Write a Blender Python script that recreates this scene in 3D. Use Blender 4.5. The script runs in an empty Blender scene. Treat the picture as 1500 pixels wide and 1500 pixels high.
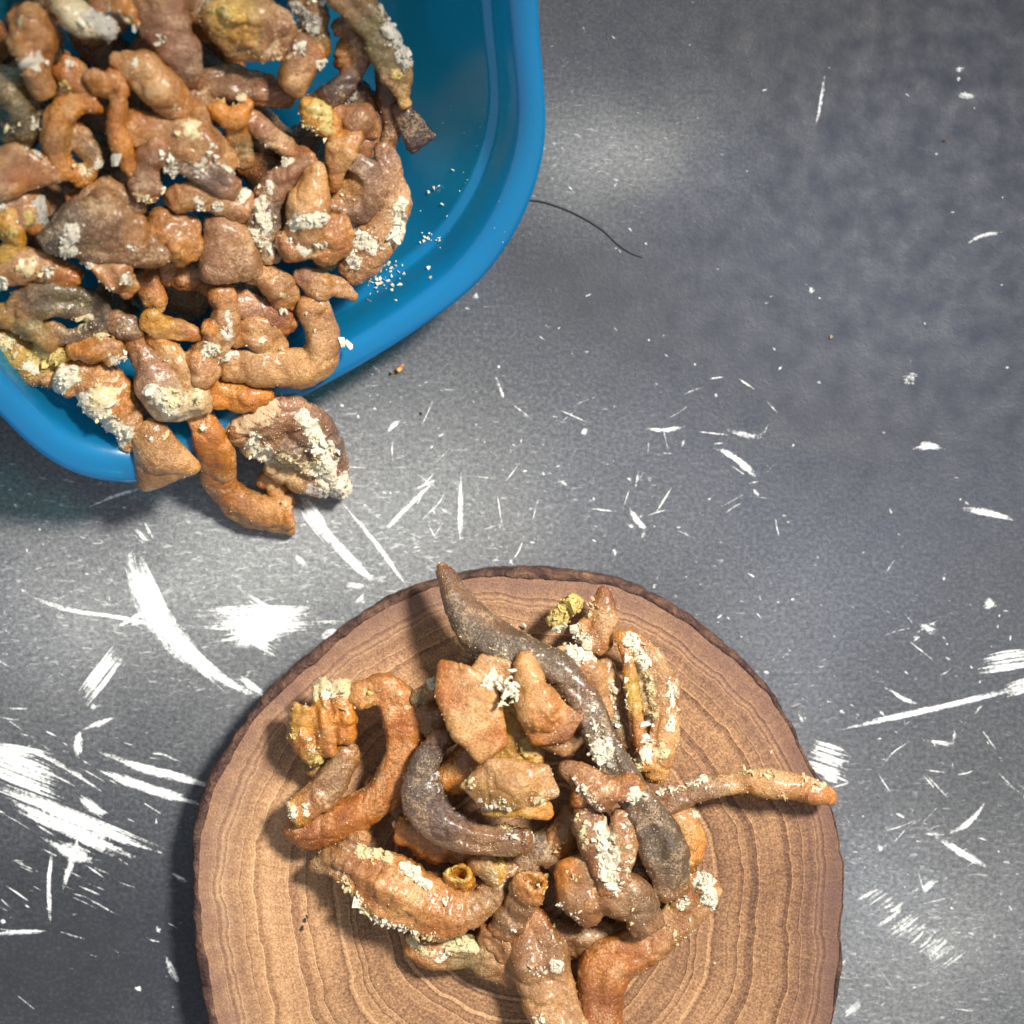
import bpy, bmesh, math, random
import numpy as np
from mathutils import Vector, Matrix

random.seed(7); rng = np.random.default_rng(7)
scene = bpy.context.scene
C = scene.collection
scene.unit_settings.scale_length = 0.1          # one unit is ten centimetres

# ------------------------------------------------------------------ camera
S = 0.0011                                       # world units per "mark" (1500 marks across the table view)
HC = 2.8                                         # lens height above the table
cam_d = bpy.data.cameras.new("camera"); cam = bpy.data.objects.new("camera", cam_d); C.objects.link(cam)
cam.location = (0, 0, HC); cam.rotation_euler = (0, 0, 0)
cam_d.sensor_width = 36; cam_d.lens = 18 / (750 * S / HC)
cam_d.clip_start = 0.05; cam_d.clip_end = 100
cam_d.dof.use_dof = True; cam_d.dof.focus_distance = HC - 0.17; cam_d.dof.aperture_fstop = 1.5
scene.camera = cam
scene.cycles.transparent_max_bounces = 48
# ------------------------------------------------------------------ light
scene.view_settings.view_transform = 'Standard'; scene.view_settings.look = 'None'
scene.view_settings.exposure = 0.0; scene.view_settings.gamma = 1.0
w = bpy.data.worlds.new("World"); scene.world = w; w.use_nodes = True
bg = w.node_tree.nodes['Background']; bg.inputs[0].default_value = (0.87, 0.92, 1.0, 1); bg.inputs[1].default_value = 0.44
kd = bpy.data.lights.new("window_lamp", 'SPOT'); key = bpy.data.objects.new("window_lamp", kd); C.objects.link(key)
Ld = Vector((0.46, 0.40, 0.80)).normalized()
aim = Vector((-0.22, -0.42, 0))
key.location = aim + Ld * 7.0
key.rotation_euler = (-Ld).to_track_quat('-Z', 'Y').to_euler()
kd.energy = 4100; kd.color = (1.0, 0.955, 0.88); kd.shadow_soft_size = 0.55
kd.spot_size = math.radians(27); kd.spot_blend = 1.0

# ------------------------------------------------------------------ helpers
def W(px, py, z=0.0):
    """marks of the table view and height (marks) -> world point seen there"""
    k = (HC - z * S) / HC
    return Vector(((px - 750) * S * k, (750 - py) * S * k, z * S))
def lin(c):
    out = []
    for v in c:
        v /= 255.0
        out.append(v / 12.92 if v <= 0.04045 else ((v + 0.055) / 1.055) ** 2.4)
    return tuple(out)
def _hash(ix, iy, iz):
    h = (ix * 374761393 + iy * 668265263 + iz * 2147483647) & 0xffffffff
    h = ((h ^ (h >> 13)) * 1274126177) & 0xffffffff
    return ((h ^ (h >> 16)) & 0xffff) / 32767.5 - 1.0
def vnoise(p):
    p = np.asarray(p, dtype=np.float64)
    i = np.floor(p).astype(np.int64); f = p - i; u = f * f * (3 - 2 * f)
    x, y, z = i[:, 0], i[:, 1], i[:, 2]; ux, uy, uz = u[:, 0], u[:, 1], u[:, 2]
    def c(a, b, d): return _hash(x + a, y + b, z + d)
    x00 = c(0,0,0)*(1-ux)+c(1,0,0)*ux; x10 = c(0,1,0)*(1-ux)+c(1,1,0)*ux
    x01 = c(0,0,1)*(1-ux)+c(1,0,1)*ux; x11 = c(0,1,1)*(1-ux)+c(1,1,1)*ux
    return (x00*(1-uy)+x10*uy)*(1-uz) + (x01*(1-uy)+x11*uy)*uz
def fbm(p, n=3):
    r = 0; a = 1.0; p = np.asarray(p)
    for k in range(n):
        r = r + a * vnoise(p * (2 ** k) + 17.3 * k); a *= 0.5
    return r / 1.75
def mesh_from(name, verts, faces, smooth=True):
    me = bpy.data.meshes.new(name); me.from_pydata([tuple(v) for v in verts], [], faces); me.update()
    if smooth: me.polygons.foreach_set('use_smooth', [True] * len(me.polygons))
    return me
def link(name, me, mat=None, parent=None):
    o = bpy.data.objects.new(name, me); C.objects.link(o)
    if mat and not me.materials: me.materials.append(mat)
    if parent: o.parent = parent
    return o
def tag(o, label=None, cat=None, group=None, kind=None):
    if label: o['label'] = label
    if cat: o['category'] = cat
    if group: o['group'] = group
    if kind: o['kind'] = kind
    return o
def colattr(me, cols, name='Col'):
    a = me.color_attributes.new(name, 'FLOAT_COLOR', 'POINT')
    b = np.ones((len(me.vertices), 4)); b[:, :3] = cols
    a.data.foreach_set('color', b.ravel())
def catmull(P, step):
    """P: array of control rows; dense Catmull-Rom samples about step apart (first three columns are the place)"""
    P = np.asarray(P, float); n = len(P); out = []
    if n == 2:
        m = max(2, int(np.linalg.norm(P[1, :3] - P[0, :3]) / step))
        return np.array([P[0] + (P[1] - P[0]) * t for t in np.linspace(0, 1, m + 1)])
    E = np.vstack([2 * P[0] - P[1], P, 2 * P[-1] - P[-2]])
    for i in range(1, n):
        a, b, c, d = E[i-1], E[i], E[i+1], E[i+2]
        m = max(2, int(np.linalg.norm(c[:3] - b[:3]) / step))
        for t in np.arange(m) / m:
            out.append(0.5 * ((2*b) + (-a+c)*t + (2*a-5*b+4*c-d)*t*t + (-a+3*b-3*c+d)*t**3))
    out.append(P[-1])
    return np.array(out)

# ------------------------------------------------------------------ node helpers
def new_mat(name):
    m = bpy.data.materials.new(name); m.use_nodes = True
    nt = m.node_tree; nt.nodes.clear()
    return m, nt
def N(nt, t, **kw):
    n = nt.nodes.new(t)
    for k, v in kw.items():
        if k == 'op': n.operation = v
        elif k == 'inp':
            for a, b in v.items(): n.inputs[a].default_value = b
        else: setattr(n, k, v)
    return n
def ramp(nt, stops):
    r = nt.nodes.new('ShaderNodeValToRGB'); e = r.color_ramp.elements
    while len(e) > 1: e.remove(e[-1])
    e[0].position = stops[0][0]; e[0].color = (*stops[0][1], 1) if len(stops[0][1]) == 3 else stops[0][1]
    for p, c in stops[1:]:
        x = e.new(p); x.color = (*c, 1)
    return r
def g3(v): return (v, v, v)
def mixc(nt, fac, a, b, mode='MIX'):
    m = nt.nodes.new('ShaderNodeMix'); m.data_type = 'RGBA'; m.blend_type = mode
    for sock, v in ((m.inputs[0], fac), (m.inputs[6], a), (m.inputs[7], b)):
        if isinstance(v, bpy.types.NodeSocket): nt.links.new(v, sock)
        elif isinstance(v, (int, float)): sock.default_value = v
        else: sock.default_value = (*v, 1)
    return m.outputs[2]
def noise(nt, scale, detail=3, rough=0.5, vec=None, dist=0.0):
    n = N(nt, 'ShaderNodeTexNoise', inp={'Scale': scale, 'Detail': detail, 'Roughness': rough, 'Distortion': dist})
    if vec is not None: nt.links.new(vec, n.inputs['Vector'])
    return n.outputs['Fac']
def bump(nt, h, strength, dist, nrm=None):
    b = N(nt, 'ShaderNodeBump', inp={'Strength': strength, 'Distance': dist})
    nt.links.new(h, b.inputs['Height'])
    if nrm is not None: nt.links.new(nrm, b.inputs['Normal'])
    return b.outputs['Normal']

# ------------------------------------------------------------------ tabletop (printed, worn board; dimness and haze painted into its tone)
def table_material():
    m, nt = new_mat('worn_grey_board'); L = nt.links.new
    out = N(nt, 'ShaderNodeOutputMaterial'); p = N(nt, 'ShaderNodeBsdfPrincipled')
    L(p.outputs[0], out.inputs[0])
    pos = N(nt, 'ShaderNodeNewGeometry').outputs['Position']
    tone = N(nt, 'ShaderNodeAttribute', attribute_name='Tone').outputs['Fac']
    fine = noise(nt, 150, 4, 0.8, pos); mid = noise(nt, 22, 4, 0.6, pos); cloud = noise(nt, 5.5, 3, 0.5, pos, 0.4)
    mp = N(nt, 'ShaderNodeMapping', inp={'Scale': (60, 190, 60), 'Rotation': (0, 0, 0.7)}); L(pos, mp.inputs[0])
    streak = noise(nt, 1.0, 3, 0.7, mp.outputs[0])
    a = N(nt, 'ShaderNodeMath', op='MULTIPLY_ADD', inp={1: 1.15}); L(fine, a.inputs[0]); L(tone, a.inputs[2])
    b = N(nt, 'ShaderNodeMath', op='MULTIPLY_ADD', inp={1: 0.12}); L(mid, b.inputs[0]); L(a.outputs[0], b.inputs[2])
    c = N(nt, 'ShaderNodeMath', op='MULTIPLY_ADD', inp={1: 0.12}); L(cloud, c.inputs[0]); L(b.outputs[0], c.inputs[2])
    d = N(nt, 'ShaderNodeMath', op='MULTIPLY_ADD', inp={1: 0.34}); L(streak, d.inputs[0]); L(c.outputs[0], d.inputs[2])
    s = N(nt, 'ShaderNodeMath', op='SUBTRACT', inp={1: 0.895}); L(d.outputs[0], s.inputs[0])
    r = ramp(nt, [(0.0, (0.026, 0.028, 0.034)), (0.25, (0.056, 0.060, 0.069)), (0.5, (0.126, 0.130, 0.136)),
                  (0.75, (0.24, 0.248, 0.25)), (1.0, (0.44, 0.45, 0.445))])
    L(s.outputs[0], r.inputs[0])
    # pale short fibres, denser where the tone is lighter
    mp2 = N(nt, 'ShaderNodeMapping', inp={'Scale': (45, 150, 45), 'Rotation': (0, 0, -0.55)}); L(pos, mp2.inputs[0])
    fb = noise(nt, 1.0, 3, 0.75, mp2.outputs[0], 0.8); fa = N(nt, 'ShaderNodeMath', op='MULTIPLY_ADD', inp={1: 0.22}); L(tone, fa.inputs[0]); L(fb, fa.inputs[2])
    fm = ramp(nt, [(0.72, g3(0)), (0.86, g3(0.8))]); L(fa.outputs[0], fm.inputs[0])
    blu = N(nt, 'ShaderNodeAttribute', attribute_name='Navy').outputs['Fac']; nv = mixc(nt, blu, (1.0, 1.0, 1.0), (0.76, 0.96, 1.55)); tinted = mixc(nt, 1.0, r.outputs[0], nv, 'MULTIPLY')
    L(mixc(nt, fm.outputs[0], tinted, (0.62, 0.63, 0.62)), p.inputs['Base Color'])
    rr = ramp(nt, [(0.3, g3(0.42)), (0.7, g3(0.62))]); L(mid, rr.inputs[0]); L(rr.outputs[0], p.inputs['Roughness'])
    L(bump(nt, fine, 0.35, 0.002), p.inputs['Normal'])
    return m
def blob(X, Y, cx, cy, sx, sy, rot=0.0):
    a = math.radians(rot); dx = X - cx; dy = Y - cy
    u = dx * math.cos(a) + dy * math.sin(a); v = -dx * math.sin(a) + dy * math.cos(a)
    return np.exp(-(u / sx) ** 2 - (v / sy) ** 2)
def build_table():
    n = 260
    gx = np.linspace(-1400, 2900, n); gy = np.linspace(-1400, 2900, n)
    X, Y = np.meshgrid(gx, gy); Xf = X.ravel(); Yf = Y.ravel()
    V = np.stack([(Xf - 750) * S, (750 - Yf) * S, np.zeros_like(Xf)], 1)
    F = [(j*n+i, (j+1)*n+i, (j+1)*n+i+1, j*n+i+1) for j in range(n-1) for i in range(n-1)]
    wx = Xf + 60 * fbm(np.stack([Xf/160, Yf/160, 0*Xf], 1)); wy = Yf + 60 * fbm(np.stack([Xf/160, Yf/160, 0*Xf+9], 1))
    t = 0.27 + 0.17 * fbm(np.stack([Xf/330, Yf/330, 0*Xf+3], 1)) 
    t += 0.36 * blob(wx, wy, 640, 740, 480, 200, -8) + 0.55 * blob(wx, wy, 940, 215, 190, 110, -15)  # mottled print, with pale haze and reflection patches put into the tone
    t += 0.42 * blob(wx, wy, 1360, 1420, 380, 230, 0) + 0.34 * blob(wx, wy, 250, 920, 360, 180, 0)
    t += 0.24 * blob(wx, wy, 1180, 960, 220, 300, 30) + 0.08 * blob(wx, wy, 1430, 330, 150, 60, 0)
    t -= 0.22 * blob(Xf, Yf, 1330, 330, 520, 420, 20); t -= 0.34 * blob(wx, wy, 1250, 480, 460, 260, -25) + 0.26 * blob(wx, wy, 120, 1400, 330, 170, 0)  # dim light over the upper right is painted in as darker tone
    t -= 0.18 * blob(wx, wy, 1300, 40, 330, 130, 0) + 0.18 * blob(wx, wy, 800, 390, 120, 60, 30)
    me = mesh_from('tabletop', V, F, False)
    a = me.attributes.new('Tone', 'FLOAT', 'POINT'); a.data.foreach_set('value', t)
    nv = np.clip(1.15*blob(wx, wy, 1340, 360, 430, 400, 20) - 0.8*blob(wx, wy, 960, 215, 200, 110, -15) + 0.25*fbm(np.stack([Xf/300, Yf/300, 0*Xf+7], 1)), 0, 1)  # bluish dimness of the upper right, put into the board colour
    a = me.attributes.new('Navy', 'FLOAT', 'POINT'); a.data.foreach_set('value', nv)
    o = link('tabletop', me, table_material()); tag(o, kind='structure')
    return o
table = build_table()

def paint_material():
    m, nt = new_mat('scraped_white_paint'); L = nt.links.new
    out = N(nt, 'ShaderNodeOutputMaterial'); p = N(nt, 'ShaderNodeBsdfPrincipled', inp={'Base Color': (0.84, 0.85, 0.83, 1), 'Roughness': 0.6})
    tr = N(nt, 'ShaderNodeBsdfTransparent'); mx = N(nt, 'ShaderNodeMixShader')
    uv = N(nt, 'ShaderNodeUVMap', uv_map='stroke'); sp = N(nt, 'ShaderNodeSeparateXYZ'); L(uv.outputs[0], sp.inputs[0])
    op = N(nt, 'ShaderNodeAttribute', attribute_name='Opac').outputs['Fac']
    mp = N(nt, 'ShaderNodeMapping', inp={'Scale': (2.2, 26, 1)}); L(uv.outputs[0], mp.inputs[0])
    st = noise(nt, 1.0, 4, 0.7, mp.outputs[0])
    pos = N(nt, 'ShaderNodeNewGeometry').outputs['Position']; gr = noise(nt, 160, 3, 0.7, pos)
    # solid in the middle, ragged by streak noise towards the sides (v holds 0..1 across, Opac the strength)
    ab = N(nt, 'ShaderNodeMath', op='SUBTRACT', inp={1: 0.5}); L(N(nt, 'ShaderNodeAttribute', attribute_name='Across').outputs['Fac'], ab.inputs[0])
    ab2 = N(nt, 'ShaderNodeMath', op='ABSOLUTE'); L(ab.outputs[0], ab2.inputs[0])
    k = N(nt, 'ShaderNodeMath', op='MULTIPLY', inp={1: 2.0}); L(ab2.outputs[0], k.inputs[0])
    k2 = N(nt, 'ShaderNodeMath', op='POWER', inp={1: 2.0}); L(k.outputs[0], k2.inputs[0])
    k3 = N(nt, 'ShaderNodeMath', op='MULTIPLY', inp={1: 0.75}); L(k2.outputs[0], k3.inputs[0])
    e = N(nt, 'ShaderNodeMath', op='SUBTRACT'); L(op, e.inputs[0]); L(k3.outputs[0], e.inputs[1])
    f = N(nt, 'ShaderNodeMath', op='MULTIPLY_ADD', inp={1: 1.9}); L(st, f.inputs[0]); L(e.outputs[0], f.inputs[2])
    g = N(nt, 'ShaderNodeMath', op='MULTIPLY_ADD', inp={1: 1.6}); L(gr, g.inputs[0]); L(f.outputs[0], g.inputs[2])
    h = N(nt, 'ShaderNodeMapRange', inp={1: 2.16, 2: 2.72, 3: 0.0, 4: 0.97}); L(g.outputs[0], h.inputs[0])
    L(h.outputs[0], mx.inputs[0]); L(tr.outputs[0], mx.inputs[1]); L(p.outputs[0], mx.inputs[2]); L(mx.outputs[0], out.inputs[0])
    return m
def build_marks():
    V = []; F = []; OP = []; AC = []; UV = []; zc = [0.0]
    def stroke(pts, op=1.0, step=6):
        # pts: (x, y, halfwidth)
        P = catmull([(x, y, 0, hw) for x, y, hw in pts], step)
        n = len(P); T = np.gradient(P[:, :2], axis=0); T /= (np.linalg.norm(T, axis=1, keepdims=True) + 1e-9)
        zc[0] += 0.0000006; z = 0.0006 + zc[0]; b = len(V); seed = rng.random() * 50
        arc = np.concatenate([[0], np.cumsum(np.linalg.norm(np.diff(P[:, :2], axis=0), axis=1))]) / 100
        K = 7
        for i in range(n):
            nx, ny = -T[i, 1], T[i, 0]; fade = min(1.0, min(i, n-1-i) / max(1, 0.28 * n) + 0.05)
            for k in range(K):
                q = k / (K - 1); o = (q - 0.5) * 2 * (P[i, 3] * 1.1 + 0.5)
                V.append(((P[i, 0] + nx*o - 750) * S, (750 - P[i, 1] - ny*o) * S, z)); OP.append(min(op, 1.12) * (0.25 + 0.75 * fade)); AC.append(q)
                UV.append((arc[i] + seed, o / 100 + seed))
        for i in range(n-1):
            for k in range(K-1): F.append((b+i*K+k, b+i*K+k+1, b+(i+1)*K+k+1, b+(i+1)*K+k))
    st = stroke
    def brush(x0, y0, x1, y1, width, n, hw=2.2, jit=.18, op=1.05):
        # many thin parallel bristle marks with uneven starts and ends
        dx, dy = x1-x0, y1-y0; l = math.hypot(dx, dy); ux, uy = dx/l, dy/l
        for i in range(n):
            q = ((i + rng.uniform(-.4, .4))/max(1, n-1) - .5)*width; hw = min(hw, width/n*1.1); a = rng.uniform(-jit, jit*.8)*l*(.4+abs(q)/width*2.2); b_ = l + rng.uniform(-jit, jit)*l*(.4+abs(q)/width*2.2); h = hw*rng.uniform(.6, 1.5); m = (a+b_)/2; bow = rng.normal()*1.5
            P_ = lambda t, o: (x0+ux*t-uy*o, y0+uy*t+ux*o)
            stroke([(*P_(a, q), h*.7), (*P_(m, q+bow), h), (*P_(b_, q), h*.6)], op*rng.uniform(.8, 1.05))
    # strongest scrapes, left side
    st([(188,792,3),(198,840,15),(228,900,19),(268,950,17),(318,995,8)], 1.3); st([(225,890,8),(270,945,11),(320,990,7),(392,1028,3)], 1.15); brush(200,830,250,935,26,12,3); brush(235,915,325,1000,20,12,3)
    st([(350,990,5),(390,1022,5)], 1.1)
    st([(25,858,2),(60,880,3),(110,895,3),(180,905,3),(260,925,3)], 1.05)
    st([(165,922,3),(215,895,4),(235,885,4)], 1.1); st([(180,920,2),(240,900,3)], .9)
    brush(305,905,452,905,30,26,4,.12); brush(330,925,440,912,30,18,3.5,.2); brush(350,895,420,935,60,14,3,.2); st([(330,940,4),(365,940,8),(420,925,8)], 1.0)
    st([(380,885,2),(420,895,6),(455,890,8)], 1.0); st([(470,935,10),(500,925,10)], 1.0); st([(455,912,2),(500,910,2)], .9)
    brush(175,955,122,1022,24,22,4,.07); st([(135,1030,3),(140,1038,6)], 1.2)
    st([(118,1068,4),(114,1090,6),(115,1112,5)], 1.3); st([(120,1070,2),(150,1058,4),(172,1050,3)], 1.0)
    st([(145,1100,3),(200,1122,6),(260,1138,6),(325,1155,3)], 1.2); st([(140,1126,3),(190,1145,7),(240,1162,7),(300,1180,4)], 1.3)
    brush(-30,1105,85,1150,42,34,4.5,.14); brush(-20,1095,60,1110,20,12,3,.2)
    brush(-5,1150,215,1240,15,20,2.6,.14); st([(0,1155,4),(60,1178,8),(130,1208,8),(200,1237,5),(238,1250,3)], 1.15)
    st([(0,1165,4),(60,1195,7),(130,1225,9),(200,1258,4)], 1.3); st([(20,1185,3),(90,1215,5),(170,1255,4)], 1.1)
    st([(20,1090,3),(70,1110,3),(120,1140,3),(150,1160,3)], .95); st([(115,1165,6),(140,1185,7),(158,1192,4)], 1.2)
    st([(65,1205,3),(85,1188,3)], 1.0); st([(118,1215,3),(105,1260,5),(90,1308,3)], 1.0); st([(75,1240,5),(110,1245,9),(135,1265,5)], .95)
    st([(78,1240,2),(72,1290,3),(74,1360,2)], 1.0); st([(-10,1367,3),(40,1365,3),(72,1364,3)], 1.1); st([(0,1350,4),(10,1350,3)], 1.1)
    st([(60,1225,3),(110,1255,6),(148,1260,3)], 1.0)
    st([(240,1398,3),(255,1425,6),(266,1443,3)], .9); st([(228,1365,6),(236,1360,5)], 1.0); st([(198,1446,4),(208,1450,4)], 1.1)
    st([(195,770,3),(210,790,7),(222,790,4)], .85); st([(210,762,2),(225,790,4)], .8); st([(250,1278,3),(275,1292,4)], .9)
    st([(125,745,2),(160,730,3),(215,712,3)], .85); st([(430,812,4),(450,832,6)], 1.1)
    # near the spilled tube and the middle
    st([(440,735,9),(465,765,8),(500,805,7),(540,845,6),(566,852,4)], 1.2); brush(442,738,480,785,20,14,3,.15); st([(500,735,2),(550,795,3),(598,862,3)], 1.1)
    st([(505,855,5),(540,860,5)], .85); st([(520,885,5),(535,870,5)], .85); st([(635,705,2),(605,735,3),(560,780,4)], 1.1)
    st([(675,690,2),(674,740,4),(675,800,3)], 1.0); st([(600,720,2),(645,700,3)], .85); st([(640,740,2),(665,757,2)], .8)
    st([(565,635,2),(580,620,4),(588,615,2)], 1.0); st([(545,535,2),(560,548,2)], .9); st([(700,428,3),(695,440,5)], .9)
    st([(725,545,2),(735,575,3),(745,590,2)], .75); st([(728,536,5),(732,540,4)], .8); st([(643,635,5),(648,640,5)], .9)
    st([(920,740,2),(935,765,5),(950,778,3)], .95); st([(918,765,3),(930,775,3)], .9); st([(940,790,3),(945,775,3)], .9)
    st([(930,718,2),(936,690,3)], .75); st([(815,700,2),(835,716,3)], .8); st([(850,635,4),(862,630,4)], 1.1)
    st([(945,628,2),(975,630,3),(1003,624,4)], .95); st([(1045,655,3),(1075,670,4),(1108,697,6)], 1.25); st([(1100,715,2),(1115,728,3)], .9)
    st([(1065,630,4),(1110,640,5),(1125,620,3)], .7); st([(998,648,5),(1003,650,6)], 1.0); st([(896,810,6),(905,808,5)], 1.0)
    st([(745,825,4),(752,820,4)], 1.0)
    # right side
    st([(1208,105,2),(1204,140,3),(1195,185,2)], .9); st([(1415,357,2),(1440,345,3),(1470,340,2)], 1.0)
    st([(1398,102,4),(1412,100,4)], 1.1); st([(1400,115,3),(1408,117,3)], 1.0); st([(1398,140,3),(1415,140,5),(1428,143,3)], 1.2)
    st([(1335,658,2),(1350,655,5),(1360,652,5),(1385,658,2)], 1.3); st([(1185,428,4),(1192,422,5)], 1.0); st([(1132,513,4),(1136,510,4)], .9)
    st([(1400,745,2),(1440,750,5),(1488,762,3)], 1.05); st([(1320,552,12),(1345,556,12)], .72); st([(1440,890,3),(1450,885,9),(1445,875,4)], 1.25)
    st([(1345,915,6),(1375,925,10)], .8); st([(1335,940,2),(1350,930,3)], .85)
    brush(1440,968,1520,956,14,12,2.6); brush(1438,982,1520,970,8,7,2.4)
    st([(1220,1070,2),(1290,1055,4),(1380,1035,4),(1450,1018,4),(1510,1002,7)], 1.15); brush(1475,1012,1520,996,14,9,3)
    st([(1303,1008,2),(1320,1022,3),(1350,1032,3)], .95); brush(1188,1105,1238,1122,42,24,4,.25); brush(1200,1130,1230,1140,14,6,3); st([(1215,1155,2),(1250,1145,2)], .9)
    st([(1172,1045,9),(1178,1060,6)], .85); st([(1235,1040,5),(1232,1045,5)], 1.0); st([(1355,1085,2),(1400,1090,4)], .95); st([(1398,1068,2),(1398,1090,3)], .8)
    st([(1443,1175,2),(1420,1205,5),(1390,1220,3)], 1.05); st([(1350,1222,2),(1385,1222,3)], .85); st([(1370,1225,3),(1410,1250,5),(1448,1270,4)], 1.1)
    st([(1375,1290,2),(1362,1295,5),(1350,1310,3)], 1.15)
    for a_, b_, c_, d_, n_ in ((1258,1318,1290,1300,7),(1285,1362,1330,1332,12),(1340,1398,1385,1372,6)):
        for i in range(n_):
            f = i*7.0 + rng.normal()*2.5; g_ = rng.uniform(-9, 9); st([(a_+f+rng.normal()*3, b_+f*.6+rng.normal()*2, 1.5), ((a_+c_)/2+f, (b_+d_)/2+f*.6, rng.uniform(1.5, 3.6)), (c_+f*.8+g_, d_+f*.6-g_*.6, 1.6)], rng.uniform(.6, 1.05))
    # hairline scratches
    for _ in range(190):
        if rng.random() < .45: x, y, a = rng.normal(80, 90), rng.normal(1200, 110), math.radians(-25 + rng.normal()*9)
        elif rng.random() < .6: x, y, a = rng.uniform(450, 1150), rng.normal(700, 90), rng.uniform(0, 3.14)
        else: x, y, a = rng.normal(1350, 90), rng.normal(1200, 190), rng.choice([0.6, -0.7]) + rng.normal()*.3
        l = rng.uniform(12, 60); bw = rng.normal()*l*.025
        st([(x, y, .5), (x + l/2*math.cos(a) + bw, y - l/2*math.sin(a) + bw, rng.uniform(.6, 1.3)), (x + l*math.cos(a), y - l*math.sin(a), .5)], rng.uniform(.5, .95), 5)
    st([(1232,1490,4),(1250,1478,8),(1262,1465,4)], 1.0); st([(1285,1245,4),(1293,1240,6)], .95); st([(1460,1370,5),(1452,1372,4)], .9)
    st([(1330,1200,2),(1310,1190,2)], .8); st([(1425,1050,2),(1440,1030,2)], .8)
    # countless small flecks
    for _ in range(1500):
        x = rng.uniform(-50, 1550); y = rng.uniform(-50, 1550)
        d = 0.12 + 0.8*math.exp(-((y-(760+0.35*(x-600)))/230)**2) + 0.7*math.exp(-((x-1350)/170)**2-((y-1300)/250)**2) + .35*math.exp(-((x-1100)/300)**2-((y-480)/200)**2)
        if rng.random() > d: continue
        a = rng.uniform(-0.9, 0.3) if rng.random() < .7 else rng.uniform(0, 3.1); l = rng.uniform(3, 11) * (1.8 if rng.random() < .12 else 1); hw = rng.uniform(.8, 2.0)
        st([(x, y, hw), (x + l*math.cos(a)/2, y - l*math.sin(a)/2, hw*1.1), (x + l*math.cos(a), y - l*math.sin(a), hw*.7)], rng.uniform(.45, .9), 4)
    me = mesh_from('paint_scratches', V, F, False)
    for nm, dat in (('Opac', OP), ('Across', AC)):
        a = me.attributes.new(nm, 'FLOAT', 'POINT'); a.data.foreach_set('value', dat)
    u = me.uv_layers.new(name='stroke'); idx = np.zeros(len(me.loops), dtype=np.int32); me.loops.foreach_get('vertex_index', idx)
    u.data.foreach_set('uv', np.asarray(UV)[idx].ravel())
    tag(link('paint_scratches', me, paint_material(), table), kind='stuff')
build_marks()

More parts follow.
